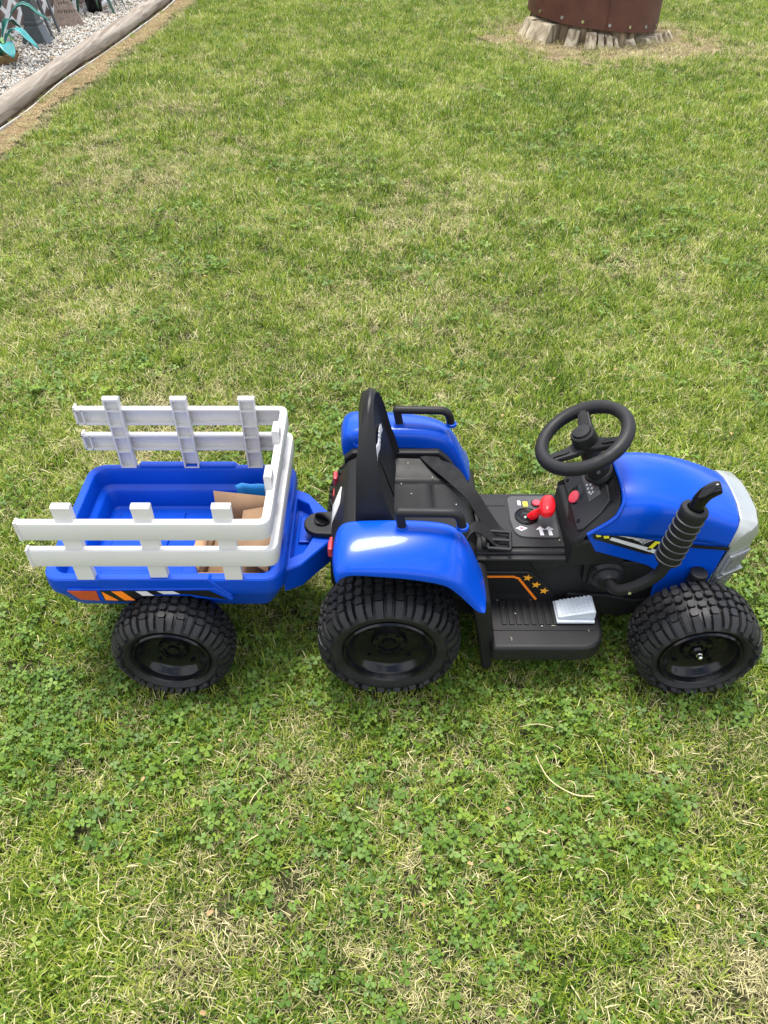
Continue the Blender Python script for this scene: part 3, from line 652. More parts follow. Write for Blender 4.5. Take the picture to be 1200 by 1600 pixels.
for k in range(7):
    h=.004+k*LEN*.127; b=MB(); b.lathe([(.0200,h),(.0222,h+.0006),(.0227,h+.0016),(.0222,h+.0026),(.0200,h+.0034)],Mm,36,False); b.build('muffler_rib',RIBM,mf,smooth=60)
b=MB(); T0=A+ax*(LEN-.004); pt=smoothpath([T0,T0+ax*.020,T0+ax*.034+Vector((.004,0,0)),T0+ax*.044+Vector((.013,0,0)),T0+ax*.047+Vector((.020,0,0))],4)
b.tube(pt,[.0115]*(len(pt)-3)+[.0112,.0108,.0105],18,False); tp=b.build('exhaust_tip',BLKG,mf,solid=.0015)
b=MB(); b.tube([pt[-3],pt[-2]],.009,14); b.build('tip_bore',DBLK,mf)
# fenders
def fender(sg):
    f=lambda y: YC-sg*(YC-y)
    T_=smoothpath([(-.082,0,.272),(-.083,0,.300),(-.076,0,.323),(-.055,0,.334),(0,0,.337),(.06,0,.336),(.105,0,.329),(.132,0,.309),(.150,0,.274),(.164,0,.238),(.172,0,.216)],3)
    M_=smoothpath([(-.080,0,.276),(-.0815,0,.296),(-.075,0,.313),(-.055,0,.320),(0,0,.319),(.055,0,.314),(.100,0,.303),(.126,0,.282),(.146,0,.252),(.162,0,.227),(.171,0,.213)],3)
    B_=smoothpath([(-.073,0,.286),(-.0735,0,.288),(-.066,0,.296),(-.048,0,.302),(0,0,.298),(.05,0,.291),(.095,0,.279),(.116,0,.262),(.136,0,.238),(.154,0,.215),(.167,0,.210)],3)
    rows=[]; n=len(T_)
    for i in range(n):
        d=(T_[min(i+1,n-1)]-T_[max(i-1,0)]).normalized(); nn=Vector((-d.z,0,d.x)); fr=max(0,i/(n-1)-.7)/.3
        t,m_,b_=T_[i],M_[i],B_[i]; k=1-.6*fr; cs=[]
        for y,p in ((.937,t-nn*.040*k),(.935,t-nn*.018*k),(.930,t-nn*.006*k),(.920,t-nn*.001),(.905,t),(.885,t.lerp(m_,.25)+nn*.002),(.863,t.lerp(m_,.62)+nn*.002),(.846,m_),(.836,m_.lerp(b_,.30)),(.8315,m_.lerp(b_,.65)),(.8305,b_)):
            cs.append((p.x,f(y),p.z))
        rows.append(cs)
    b=MB(); b.grid(rows); o=b.build('fender',BLUE,tr,sub=2,solid=.003); o.modifiers.move(0,1)
    # rear/front end caps are open like the moulding; grab handle
    b=MB(); yh=f(.908); b.tube(fillet([(.030,yh,.332),(.024,yh,.366),(.024,yh,.3675),(.120,yh,.3655),(.128,yh,.334)],.016,6),.0078,14); b.build('grab_handle',BLK,o,smooth=60)
    for xx in (.030,.128):
        b=MB(); b.lathe([(.0105,-.004),(.0100,.001),(.008,.002)],Matrix.Translation((xx,yh,.3365)),24); b.build('handle_base',BLUE,o,smooth=40)
    # black inner wall
    b=MB(); b.prism([(-.074,.12),(-.076,.285),(-.060,.300),(.105,.300),(.125,.280),(.152,.235),(.172,.195),(.165,.12)],*sorted((f(.936),f(.952)))); b.build('inner_fender',BLK,tr,bevel=.004)
    return o
fender(1); fender(-1)
# body under seat
b=MB(); b.prism([(-.085,.12),(-.090,.215),(-.078,.262),(.140,.262),(.163,.235),(.168,.12)],.950,1.150); sb=b.build('seat_base',BLK,tr,bevel=.012,seg=4)
# seat: cushioned surface with seams
def gz(x,y):
    u=(x+.01)/.16; v=(y-YC)/.10
    z=.292-.020*(1-min(1,abs(v))**3)*1.0 -.018*max(0,(u-.75)/.3)**2
    return z
rows=[]; nx,ny=36,44
X0,X1,Y0,Y1=-.02,.166,YC-.102,YC+.102
def grv(d,w=.0022): return math.exp(-(d/w)**2)
for i in range(nx+1):
    row=[]
    for j in range(ny+1):
        u=i/nx; v=j/ny*2-1
        x=X0+(X1-X0)*u; edge=1-.30*max(0,abs(v)-.62)**2/.14*.42
        xx=X0+(x-X0)*edge; y=YC+.102*v*(1-.05*u)
        z=gz(x,y)
        z-=.004*grv(y-(YC+.045),.0018)*(u<.95)+.003*grv(y-(YC-.05),.0018)
        if abs(y-YC)<.043: z-=.0035*(grv(x-.055,.0016)+grv(x-.088,.0016))
        if abs(y-YC)<.043: z+=.002*(grv(x-.071,.012))
        e=max(0,u-.93)/.07; z-=.016*e*e
        z-=.010*max(0,abs(v)-.93)**2/.0049*.8
        row.append((xx,y,z))
    rows.append(row)
last=rows[-1]; rows.append([(x+.002,y,.235) for x,y,z in last]); rows.append([(x+.001,y,.205) for x,y,z in last])
b=MB(); b.grid(rows); b.build('seat',SEATM,tr,smooth=60)
# backrest
rows=[]; NB=40
def outline(s,k=1.0,dz=0):
    # s 0..1 around arch from near bottom over top to far bottom
    pts=[(-.112,.20),(-.110,.27),(-.102,.34),(-.085,.41),(-.063,.455),(-.036,.486),(0,.499),(.036,.486),(.063,.455),(.085,.41),(.102,.34),(.110,.27),(.112,.20)]
    t=s*(len(pts)-1); i=min(int(t),len(pts)-2); fr=t-i
    P=[Vector((pts[max(0,min(len(pts)-1,i+d))])) for d in (-1,0,1,2)]
    q=.5*((2*P[1])+(-P[0]+P[2])*fr+(2*P[0]-5*P[1]+4*P[2]-P[3])*fr*fr+(-P[0]+3*P[1]-3*P[2]+P[3])*fr**3)
    return q
def bx(z,front):  # x of front / rear skins with height
    return float(np.interp(z,[.2,.27,.32,.37,.42,.46,.49],[.050,.034,.019,.004,-.004,-.010,-.016])) if front else float(np.interp(z,[.2,.42,.47,.50],[-.052,-.045,-.038,-.028]))
b=MB(); ringsN=[]
for kk,(ins,which) in enumerate(((.96,'f2'),(.62,'f2'),(.30,'f1'),(.12,'f1'),(.05,'f0'),(0,'m1'),(0,'m0'),(.05,'r0'),(.2,'r1'),(.99,'r1'))):
    row=[]
    for j in range(NB+1):
        q=outline(j/NB); cy,cz=0,.30
        y=q.x*(1-ins); z=q.y-(q.y-.22)*ins*.55 if ins<.9 else .22+(q.y-.22)*.5
        fx=bx(z,True); rx=bx(z,False)
        x={'f2':fx-.014,'f1':fx-.010,'f0':fx,'m1':fx-.008,'m0':rx+.008,'r0':rx,'r1':rx+.001}[which]
        if which[0]!='r' and which!='m0': x+=.085*y*min(1,max(0,(z-.25)/.10))
        row.append((x,YC+y,z))
    ringsN.append(row)
b.grid(ringsN); b.build('backrest',BLK,tr,smooth=50)
# small white lettering strip on the backrest front
b=MB(); 
for k in range(9): 
    y0=YC+.02+.006*(k%2); 
b=MB(); rs=random.Random(2)
for k in range(12):
    y=YC-.045+k*.008; z=.392+.004*math.sin(k*.9); xx=float(np.interp(z,[.37,.42],[.003,-.004]))-.0070+.085*(y-YC)
    b.add([(xx+.0005,y,z),(xx+.0005,y+.0068,z),(xx-.002,y+.0068,z+.012+.003*rs.random()),(xx-.002,y,z+.012),(xx-.002,y,z),(xx-.002,y+.0068,z),(xx-.004,y+.0068,z+.012),(xx-.004,y,z+.012)],[(0,1,2,3),(4,5,6,7),(0,1,5,4),(1,2,6,5),(2,3,7,6),(3,0,4,7)])
b.build('backrest_mark',DWHT,tr)
# rear panel with reflector plate, tail lights
b=MB(); b.prism([(-.086,.10),(-.098,.15),(-.096,.225),(-.070,.285),(-.045,.30),(-.04,.10)],.955,1.145); b.build('rear_panel',BLK,tr,bevel=.008,seg=3)
b=MB(); b.add([(-.0985,1.035,.180),(-.0975,1.035,.222),(-.082,1.045,.265),(-.080,1.085,.270),(-.0975,1.085,.222),(-.0985,1.085,.185)],[(0,1,4,5),(1,2,3,4)]); b.build('rear_plate',DWHT,tr,solid=.002)
for yy,zz in ((1.150,.235),(1.122,.215),(.980,.222),(.955,.238)):
    b=MB(); b.box(-.0985,-.090,yy-.012,yy+.012,zz-.011,zz+.010); b.build('tail_light',REDL,tr,bevel=.003)
# hitch
b=MB(); pl_=arc(-.120,YC,.030,90,270,14)+[(-.070,YC-.034),(-.070,YC+.034)]; b.prism(pl_,.200,.212,'z'); hp=b.build('hitch_plate',BLK,tr,bevel=.003)
b=MB(); b.lathe([(.0155,.2125),(.0155,.2155),(.014,.217),(.001,.2172)],Matrix.Translation((-.116,YC+.004,0)),28); kb=b.build('hitch_knob',BLKG,tr,smooth=40)
b=MB(); 
d=Vector((.85,-.5,0)).normalized(); s_=Vector((.5,.85,0)).normalized(); rows=[]
for t in (-.015,-.012,0,.012,.015):
    c=Vector((-.116,YC+.004,.2165))+d*t; hh=.014*math.sqrt(max(0,1-(t/.0155)**2))+.001; rows.append([c-s_*.0028,c+s_*.0028,c+s_*.002+Vector((0,0,hh)),c-s_*.002+Vector((0,0,hh))])
b.grid(rows,True,True); b.build('knob_grip',BLKG,kb,bevel=.001)
b=MB(); b.box(-.115,-.06,1.03,1.07,.150,.170); b.tube([(-.116,YC,.15),(-.116,YC,.20)],.008,12); b.build('tow_bracket',BLK,tr,bevel=.002)
# seat belt
def ribb(name,pts,side,wd,t=.0018,n=6):
    P=smoothpath(pts,n); Sd=smoothpath(side,n); b=MB(); b.ribbon(P,Sd,wd,t); return b.build(name,WEB,tr,smooth=50)
ribb('belt_strap',[(.082,1.150,.292),(.100,1.128,.287),(.128,1.095,.283),(.158,1.062,.272),(.182,1.038,.245),(.203,1.018,.222),(.222,1.004,.2165)],
     [(.9,.35,.0),(.88,.45,0),(.78,.62,0),(.70,.72,0),(.70,.72,0),(.75,.65,0),(.8,.55,0)],.030)
ribb('belt_strap',[(.145,.965,.262),(.160,.985,.262),(.180,.992,.245),(.200,.988,.224),(.206,.984,.222)],[(.2,1,0.1),(.2,1,0),(.15,1,0),(.1,1,0),(.1,1,0)],.028)
b=MB()
def rectring(cx,cy,z,w_,h_,r,ang):
    c,s=math.cos(ang),math.sin(ang); P=[(-w_/2,-h_/2),(w_/2,-h_/2),(w_/2,h_/2),(-w_/2,h_/2)]
    P=[(cx+x*c-y*s,cy+x*s+y*c,z) for x,y in P]
    for i in range(4): b.tube([P[i],P[(i+1)%4]],r,8)
    b.tube([(cx-w_/2*c,cy-w_/2*s,z),(cx+w_/2*c,cy+w_/2*s,z)],r,8)
rectring(.207,.986,.2275,.040,.044,.0034,R(-6)); b.build('belt_buckle',BLK,tr,smooth=60)
b=MB(); b.box(.190,.224,.972,1.004,.2150,.2200); b.build('folded_webbing',WEB,tr,bevel=.002)

b=MB()
for x,y,z in ((.045,1.128,.2905),(.050,1.06,.2735),(.09,1.10,.279),(.032,1.085,.276),(.13,1.03,.274),(.245,.93,.0905),(.29,.90,.0905),(.32,1.0,.2135),(.23,.99,.2135)):
    b.tube([(x,y,z),(x,y,z+.0012)],.0011,6)
for _ in range(7):
    x=rng.uniform(.205,.39); y=rng.uniform(.868,.97); a=rng.uniform(0,6.28); l=rng.uniform(.002,.007); b.tube([(x,y,.0898),(x+l*math.cos(a),y+l*math.sin(a),.0905)],.0004,4)
tag(b.build('grass_specks',mat('dry_speck',(.5,.48,.36),.8)),label='tiny dry specks lying on the black seat and footboard',kind='stuff')
# =============================================================  TRAILER
tl=empty('toy_trailer',(-.37,YC,GZ)); tag(tl,'blue toy trailer with white slatted rails hitched behind the tractor','toy trailer')
wheel(tl,-.379,.828,.110,.082,.082,.067,N=20); wheel(tl,-.379,2*YC-.828,.110,.082,.082,.067,side=-1,N=22)
def rrect(x0,x1,y0,y1,r,z,c=6):
    P=[]
    for (cx,cy,a0) in ((x1-r,y1-r,0),(x0+r,y1-r,90),(x0+r,y0+r,180),(x1-r,y0+r,270)):
        for k in range(c+1): a=R(a0+90*k/c); P.append((cx+r*math.cos(a),cy+r*math.sin(a),z))
    return P
X0,X1,Y0,Y1=-.590,-.174,.892,1.208
def rg(i,z,r=.032): return rrect(X0+i,X1-i,Y0+i,Y1-i,max(.004,r-i*.5),z)
rows=[rg(.030,.128),rg(.018,.150),rg(.006,.180),rg(.0,.190),rg(-.001,.206),rg(.0005,.2215),rg(.003,.2245),rg(.014,.2250),rg(.0165,.2240),rg(.0185,.2200),rg(.022,.190),rg(.026,.186),rg(.031,.184),rg(.034,.180),rg(.040,.146),rg(.044,.142),rg(.07,.1415)]
b=MB(); b.grid(rows,True,True); b.build('tub',BLUET,tl,smooth=32)
# raised floor panels
for (a,c,d,e) in ((-.53,-.40,1.125,1.150),(-.40,-.30,1.09,1.145),(-.53,-.30,.95,.99),(-.53,-.42,1.03,1.09),(-.38,-.24,.985,1.055),(-.28,-.22,1.09,1.14)):
    b=MB(); b.box(a,c,d,e,.1405,.147); b.build('floor_panel',BLUET,tl,bevel=.003)
# rim clips / raised lip and side skirts
for sg in (1,-1):
    f=lambda y: YC-sg*(YC-y)
    b=MB(); b.prism([(-.487,.200),(-.490,.2295),(-.300,.2295),(-.285,.212),(-.262,.186),(-.30,.186),(-.487,.186)],*sorted((f(.8885),f(.905)))); b.build('rim_lip',BLUET,tl,bevel=.003)
    arcp=[(-.379+.088*math.cos(R(a)),.112+.088*math.sin(R(a))) for a in range(55,130,8)]
    b=MB(); b.prism([(-.548,.206),(-.530,.180),(-.495,.176),(-.447,.174)]+[(p[0],p[1]) for p in arcp[::-1]]+[(-.268,.176),(-.262,.181),(-.29,.208)],*sorted((f(.8870),f(.897)))); b.build('side_skirt',BLUET,tl,bevel=.002)
    yy=f(.8862) if sg==1 else f(.8862)+.0008
    flat([(-.546,.2035),(-.529,.1815),(-.496,.1790),(-.496,.2035)],yy,'reflector',DREF,tl)
    pl2=[(-.490,.2035),(-.487,.179),(-.448,.1765),(-.425,.1875),(-.405,.193),(-.372,.1965),(-.34,.1955),(-.315,.190),(-.27,.1805),(-.302,.2045)]
    flat(pl2,yy,'stripe_decal',DBLK,tl)
    yy2=f(.8853) if sg==1 else f(.8853)+.0008
    zt,zb_=.2035,.1785
    def band(x0,w_,k,m_,top=zt,bot=zb_): flat([(x0,top),(x0+w_,top),(x0+w_+k,bot),(x0+k,bot)],yy2,'stripe',m_,tl,.0006)
    flat([(-.487,.2025),(-.485,.181),(-.463,.180)],yy2,'stripe',DORG,tl,.0006)
    band(-.470,.018,.018,DORG,.2035,.1805); band(-.428,.019,.010,DWHT,.2035,.1925); band(-.391,.028,.010,DWHT,.2035,.1968)
# tongue with recess
def tri(i,z):
    P=[(-.180+i*.5,Y0+.045+i*1.6,z),(-.180+i*.5,Y1-.045-i*1.6,z),(-.150+i*.2,Y1-.06-i*1.6,z),(-.098-i*1.6,YC+.034-i*.6,z),(-.088-i*2,YC,z),(-.098-i*1.6,YC-.034+i*.6,z),(-.150+i*.2,Y0+.06+i*1.6,z)]
    return P
b=MB(); rows=[tri(.004,.140),tri(0,.146),tri(0,.196),tri(.0015,.199),tri(.019,.1993),tri(.0205,.1975),tri(.0235,.174),tri(.0255,.173)]; b.grid(rows,True,True); b.build('drawbar',BLUET,tl,bevel=0,smooth=30)
b=MB(); b.box(-.162,-.135,1.03,1.10,.175,.180); b.build('recess_step',BLUET,tl,bevel=.003)
# fence rails (C channel swept round the U) 
def rail(z0,z1,dx,name,ro=0):
    yo=.8855-ro; xf=-.182+dx; xl=-.588
    path=fillet([(xl,yo,0),(xf,yo,0),(xf,2*YC-yo,0),(xl,2*YC-yo,0)],.022,7)
    # densify path ends
    n=len(path); rows=[]; t=.0032; dep=.0135; lip=.0035
    for i,p in enumerate(path):
        d=(path[min(i+1,n-1)]-path[max(i-1,0)]).normalized(); nrm=Vector((d.y*-1,d.x,0))  # inward (left of travel)
        sec=[(0,z0+.002),(.0008,z0),(dep,z0),(dep,z0+lip),(t,z0+lip),(t,z1-lip),(dep,z1-lip),(dep,z1),(.0008,z1),(0,z1-.002)]
        cc=i/(n-1)
        rows.append([p+nrm*a+Vector((0,0,c)) for a,c in sec])
    b=MB(); b.grid(rows,True,True)
    for sy in (1,-1):      # end blocks
        f=lambda y: YC-sy*(YC-y)
        b.box(xl-.0005,xl+.003,*sorted((f(yo+.0005),f(yo+dep))),z0+.0005,z1-.0005)
        b.box(xl+.014,xl+.0165,*sorted((f(yo+.001),f(yo+dep))),z0+.001,z1-.001)
        b.prism([(xl,z0+.0003),(xl+.004,z0+.0003),(xl+.004,z1+.0035),(xl,z1+.004)],*sorted((f(yo-.0012),f(yo+.012))))
    o=b.build(name,WHT,tl,smooth=25); return o
rail(.3255,.361,0,'fence_rail'); rail(.2645,.300,.006,'fence_rail')
def post(cx,cy,orient,zb=.224,zt=.391,lean=0):
    b=MB(); hw=.0148; t=.003; dep=.0125
    # local: a across, d depth inward, z up
    b.box(-hw,hw,0,t,zb,zt-.004); 
    for s in (-1,1): b.box(*sorted((s*hw,s*(hw-.0028))),t,dep,zb+.0005,zt-.004)
    for z in (zb+.001,.2635,.2985,.3245,.3600,): b.box(-hw+.0028,hw-.0028,t,dep-.0004,z,z+.0026)
    b.prism([(-.0003,zt-.003),(.0035,zt),(dep-.001,zt-.0005),(dep+.0003,zt-.003),(dep+.0003,zt-.0065),(-.0003,zt-.0065)],-hw-.0003,hw+.0003,'x')
    M={'n':Matrix.Rotation(0,4,'Z'),'f':Matrix.Rotation(math.pi,4,'Z'),'e':Matrix.Rotation(R(90),4,'Z')}[orient]
    b.v=[tuple(Matrix.Translation((cx,cy,0))@M@Vector(v)) for v in b.v]
    return b.build('fence_post',WHT,tl,smooth=25)
for x in (-.510,-.384,-.257):
    post(x,.8935,'n'); post(x,2*YC-.8935,'f')
for y in (.988,1.112): post(-.1865,y,'e',.226,.388)

# cardboard box and blue bag in the trailer
cb=empty('cardboard_box',(-.25,1.02,.142)); tag(cb,'open brown cardboard box lying in the blue trailer under the rails','box')
def cpanel(pts,name='cardboard_panel',m=CARD,t=.0025):
    b=MB(); b.add(pts,[tuple(range(len(pts)))]); return b.build(name,m,cb,solid=t,smooth=20)
cpanel([(-.332,.945,.148),(-.205,.935,.148),(-.205,1.115,.148),(-.330,1.125,.148)],'base_panel')
cpanel([(-.332,1.122,.148),(-.205,1.112,.148),(-.205,1.128,.205),(-.334,1.140,.212)],'side_panel')
cpanel([(-.332,.942,.148),(-.207,.934,.148),(-.207,.932,.196),(-.333,.940,.190)],'side_panel')
cpanel([(-.332,.945,.149),(-.330,1.122,.149),(-.336,1.05,.172),(-.337,.95,.185)],'end_panel')
cpanel([(-.333,.942,.190),(-.352,.975,.196),(-.350,1.03,.193),(-.334,1.045,.178)],'flap',CARDL)
cpanel([(-.207,.936,.194),(-.207,1.110,.200),(-.270,1.09,.203),(-.268,.98,.197)],'flap')
b=MB(); rows=[]
for i in range(7):
    rows.append([(-.293+.015*i+.003*math.sin(j*2+i),1.150-.002*math.cos(i*2)+.003*j*.5,.160+.011*j+.002*math.sin(i*3+j)) for j in range(6)])
b.grid(rows); tag(b.build('plastic_bag',BAGM,None,solid=.002),'light blue crumpled plastic bag tucked behind the cardboard box','bag')

# =============================================================  BACKGROUND
#WOODG=mat('weathered_wood',(.34,.29,.23),.85,.2,var=.3,vscale=9,bump=.004,bscale=30)
def woodmat(name,c0,c1,scale):
    m=bpy.data.materials.new(name); m.use_nodes=True; nt=m.node_tree; n=nt.nodes; l=nt.links; b=n['Principled BSDF']; b.inputs['Roughness'].default_value=.85; b.inputs['Specular IOR Level'].default_value=.2
    tc=n.new('ShaderNodeTexCoord'); mp=n.new('ShaderNodeMapping'); mp.inputs['Scale'].default_value=scale; l.new(tc.outputs['Object'],mp.inputs[0])
    n1=n.new('ShaderNodeTexNoise'); n1.inputs['Scale'].default_value=5; n1.inputs['Detail'].default_value=8; n1.inputs['Distortion'].default_value=1.2; l.new(mp.outputs[0],n1.inputs[0])
    r=n.new('ShaderNodeValToRGB'); r.color_ramp.elements[0].position=.35; r.color_ramp.elements[0].color=(*c0,1); r.color_ramp.elements[1].position=.62; r.color_ramp.elements[1].color=(*c1,1)
    l.new(n1.outputs[0],r.inputs[0]); l.new(r.outputs[0],b.inputs['Base Color'])
    bp=n.new('ShaderNodeBump'); bp.inputs['Distance'].default_value=.004; l.new(n1.outputs[0],bp.inputs['Height']); l.new(bp.outputs[0],b.inputs['Normal'])
    return m
LOGM=woodmat('log_wood',(.18,.15,.12),(.36,.315,.26),(7,.45,7))
rows=[]; ysl=np.linspace(2.4,9.8,120)
for i,y in enumerate(ysl):
    c=Vector((logx(y),y,GZ+.050)); rr_=.051+.004*math.sin(y*3.3)+.002*math.sin(y*11)
    if abs((y%2.9)-1.1)<.03: rr_*=.90
    rows.append([c+Vector((math.cos(a)*rr_*(1+.04*math.sin(3*a+y*4)),0,math.sin(a)*rr_*(1+.04*math.cos(2*a+y*3)))) for a in [2*math.pi*k/16 for k in range(16)]])
b=MB(); b.grid(rows,True,True); tag(b.build('border_log',LOGM,smooth=60),'long weathered round log edging the white gravel bed','log')
b=MB(); rows=[[(logx(y)+.064+.006*math.sin(y*6),y,GZ),(logx(y)+.066+.006*math.sin(y*6),y,GZ+.012+.006*math.sin(y*5)),(logx(y)+.060+.006*math.sin(y*6),y,GZ+.012+.006*math.sin(y*5)),(logx(y)+.060+.006*math.sin(y*6),y,GZ)] for y in ysl]
b.grid(rows,True,True); tag(b.build('edging_strip',mat('pale_fabric_edge',(.55,.54,.5),.8,var=.25,vscale=6)),'thin pale liner strip poking out beneath the border log','edging')
# gravel
def stone(seed):
    r=random.Random(seed); bm=bmesh.new(); bmesh.ops.create_icosphere(bm,subdivisions=1,radius=.0105)
    sx,sy,sz=r.uniform(.8,1.4),r.uniform(.7,1.1),r.uniform(.5,.8)
    for v in bm.verts: k=r.uniform(.8,1.2); v.co=Vector((v.co.x*sx*k,v.co.y*sy*k,v.co.z*sz*k))
    me=bpy.data.meshes.new('gravel_stone'); bm.to_mesh(me); bm.free(); me.shade_smooth(); return me
m=bpy.data.materials.new('gravel_stone'); m.use_nodes=True; nt=m.node_tree; oi=nt.nodes.new('ShaderNodeObjectInfo'); r=nt.nodes.new('ShaderNodeValToRGB'); e=r.color_ramp.elements
e[0].color=(.20,.19,.17,1); e[1].color=(.68,.66,.60,1); x=e.new(.3); x.color=(.42,.40,.36,1); x=e.new(.85); x.color=(.55,.53,.48,1); x=e.new(.05); x.color=(.42,.31,.19,1)
nt.links.new(oi.outputs['Random'],r.inputs[0]); nt.links.new(r.outputs[0],nt.nodes['Principled BSDF'].inputs['Base Color']); nt.nodes['Principled BSDF'].inputs['Roughness'].default_value=.85
GS=[]
for k in range(5):
    me=stone(k); me.materials.append(m); GS.append(bpy.data.objects.new('gravel_stone',me))
n=52000; y=rng.uniform(2.4,9.6,n); x=-1.98-rng.random(n)**1.15*1.9; lx=-2.03+.053*(y-4.3); kx=x<lx-.03; x=x[kx];y=y[kx]
scatter('gravel',np.column_stack([x,y,np.full(len(x),GZ+.032)+rng.uniform(0,.012,len(x))]),rng.uniform(0,6.28,(len(x),3)),rng.uniform(.45,1.0,len(x)),rng.integers(0,5,len(x)),GS,'pale crushed gravel filling the garden bed')
ZB=GZ+.035
# lattice panel
def lattice():
    A=Vector((-2.86,5.2,ZB)); B_=Vector((-2.19,7.9,ZB)); d=(B_-A); Ln=d.length; d.normalize(); nrm=Vector((d.y,-d.x,0)); Hh=.75
    lt=empty('lattice_panel',A); tag(lt,'white diagonal lattice skirting panel behind the gravel bed','lattice')
    WL=mat('white_lattice',(.82,.82,.80),.5,var=.05)
    def strip(u0,z0,u1,z1,wd,off,name='slat'):
        a=A+d*u0+Vector((0,0,z0)); c=A+d*u1+Vector((0,0,z1)); t=(c-a).normalized(); s=t.cross(nrm).normalized()
        b=MB(); V=[p+s*sx*wd/2+nrm*(off+sn*.0035) for p in (a,c) for sx in (-1,1) for sn in (-1,1)]
        b.add(V,[(0,1,3,2),(4,6,7,5),(0,4,5,1),(2,3,7,6),(0,2,6,4),(1,5,7,3)]); b.build(name,WL,lt)
    pit=.155; k=-8
    while k*pit<Ln:
        for dr in (1,-1):
            u0=k*pit; u1=u0+Hh
            pts=[(u0,0 if dr==1 else Hh),(u1,Hh if dr==1 else 0)]
            (ua,za),(ub,zb_)=pts
            def cl(ua,za,ub,zb_):
                if ua<0: t=-ua/(ub-ua); za=za+(zb_-za)*t; ua=0
                if ub>Ln: t=(Ln-ua)/(ub-ua); zb_=za+(zb_-za)*t; ub=Ln
                return ua,za,ub,zb_
            if u1>0.03 and u0<Ln-.03:
                q=cl(ua,za,ub,zb_); strip(*q,.031,.004*dr)
        k+=1
    for z in (0.0,Hh): strip(0,z,Ln,z,.05,.010,'rail')
    # brownish wall behind it
    b=MB(); P=[A-d*3-nrm*.16,B_+d*3-nrm*.16,B_+d*3-nrm*.20,A-d*3-nrm*.20]; b.prism([(p.x,p.y) for p in P],GZ,1.6,'z'); tag(b.build('foundation_wall',soilmat('foundation_board',(.20,.13,.11),(.42,.33,.29),14)),'pinkish brown foundation wall behind the white lattice','wall')
lattice()
GRYM=mat('dark_grey_plastic',(.085,.10,.105),.45,.5,var=.12,vscale=20)
# grey garden lamp post with flared foot
def greypost(x,y,label,h=.52,rz=0):
    g=empty('plastic_post',(x,y,ZB)); tag(g,label,'post','grey plastic posts')
    def T(b): b.v=[tuple(Matrix.Translation((x,y,ZB))@Matrix.Rotation(rz,4,'Z')@Vector(v)) for v in b.v]; return b
    sq=lambda s,z,sy=1:[(-s,-s*sy,z),(s,-s*sy,z),(s,s*sy,z),(-s,s*sy,z)]
    T(MB().grid([sq(.095,0,.6),sq(.09,.012,.6),sq(.055,.10,.8),sq(.05,.115,.8)],True,True)).build('foot',GRYM,g,bevel=.005)
    T(MB().grid([sq(.042,.115,.8),sq(.042,h*.55,.8)],True,True)).build('shaft',GRYM,g,bevel=.004)
    T(MB().grid([sq(.052,.115,.85),sq(.055,.130,.85),sq(.05,.14,.85)],True,True)).build('collar',GRYM,g,bevel=.004)
    T(MB().grid([sq(.06,h*.55,1),sq(.085,h*.6,1),sq(.085,h,1),sq(.07,h+.02,1)],True,True)).build('head',GRYM,g,bevel=.008)
    return g
greypost(-2.365,6.05,'dark grey plastic post with flared foot beside the teal plant',rz=-.15); greypost(-2.62,5.62,'dark grey plastic post at the left edge behind the potted plant',rz=-.2)
# black cables
b=MB(); b.tube(smoothpath([(-2.42,6.35,.42),(-2.40,6.32,.25),(-2.35,6.25,.10),(-2.31,6.20,.02),(-2.29,6.17,.01)],6),.011,10)
b.tube(smoothpath([(-2.36,6.5,.45),(-2.37,6.42,.30),(-2.33,6.34,.14),(-2.29,6.29,.03)],6),.010,10)
tag(b.build('garden_hose',mat('dark_hose',(.04,.045,.045),.35,var=.1)),'pair of dark hoses hanging down to the gravel by the grey post','hose')
# engraved stone
STN=mat('brown_sandstone',(.27,.21,.175),.9,.15,var=.25,vscale=45,bump=.004,bscale=90)
st=empty('engraved_stone',(-2.30,6.60,ZB)); tag(st,'upright brown pointed stone with worn engraved writing leaning on the lattice','stone')
b=MB(); prof=[(-.095,0),(-.10,.05),(-.075,.14),(-.062,.21),(-.04,.25),(-.015,.255),(.02,.235),(.045,.17),(.085,.09),(.115,.0)]
M_=Matrix.Translation((-2.31,6.58,ZB-.01))@Matrix.Rotation(R(22),4,'Z')@Matrix.Rotation(R(-14),4,'X')
b.prism(prof,-.022,.022); 
b.v=[tuple(M_@Vector(v)) for v in b.v]; b.build('slab',STN,st,bevel=.008)
r_=random.Random(3); ENG=mat('engraved_dark',(.05,.04,.035),.9)
b=MB()
for row,z,x0,x1 in ((0,.150,-.045,.030),(1,.095,-.060,.055)):
    x=x0
    while x<x1:
        hgt=r_.uniform(.014,.024); 
        for q in range(2):
            xx=x+r_.uniform(0,.010); b.box(xx,xx+.004,-.0235,-.0215,z,z+hgt) if r_.random()<.65 else b.box(x,x+.011,-.0235,-.0215,z+hgt*.5,z+hgt*.5+.004)
        x+=.019
b.v=[tuple(M_@Vector(v)) for v in b.v]; b.build('engraving',ENG,st)
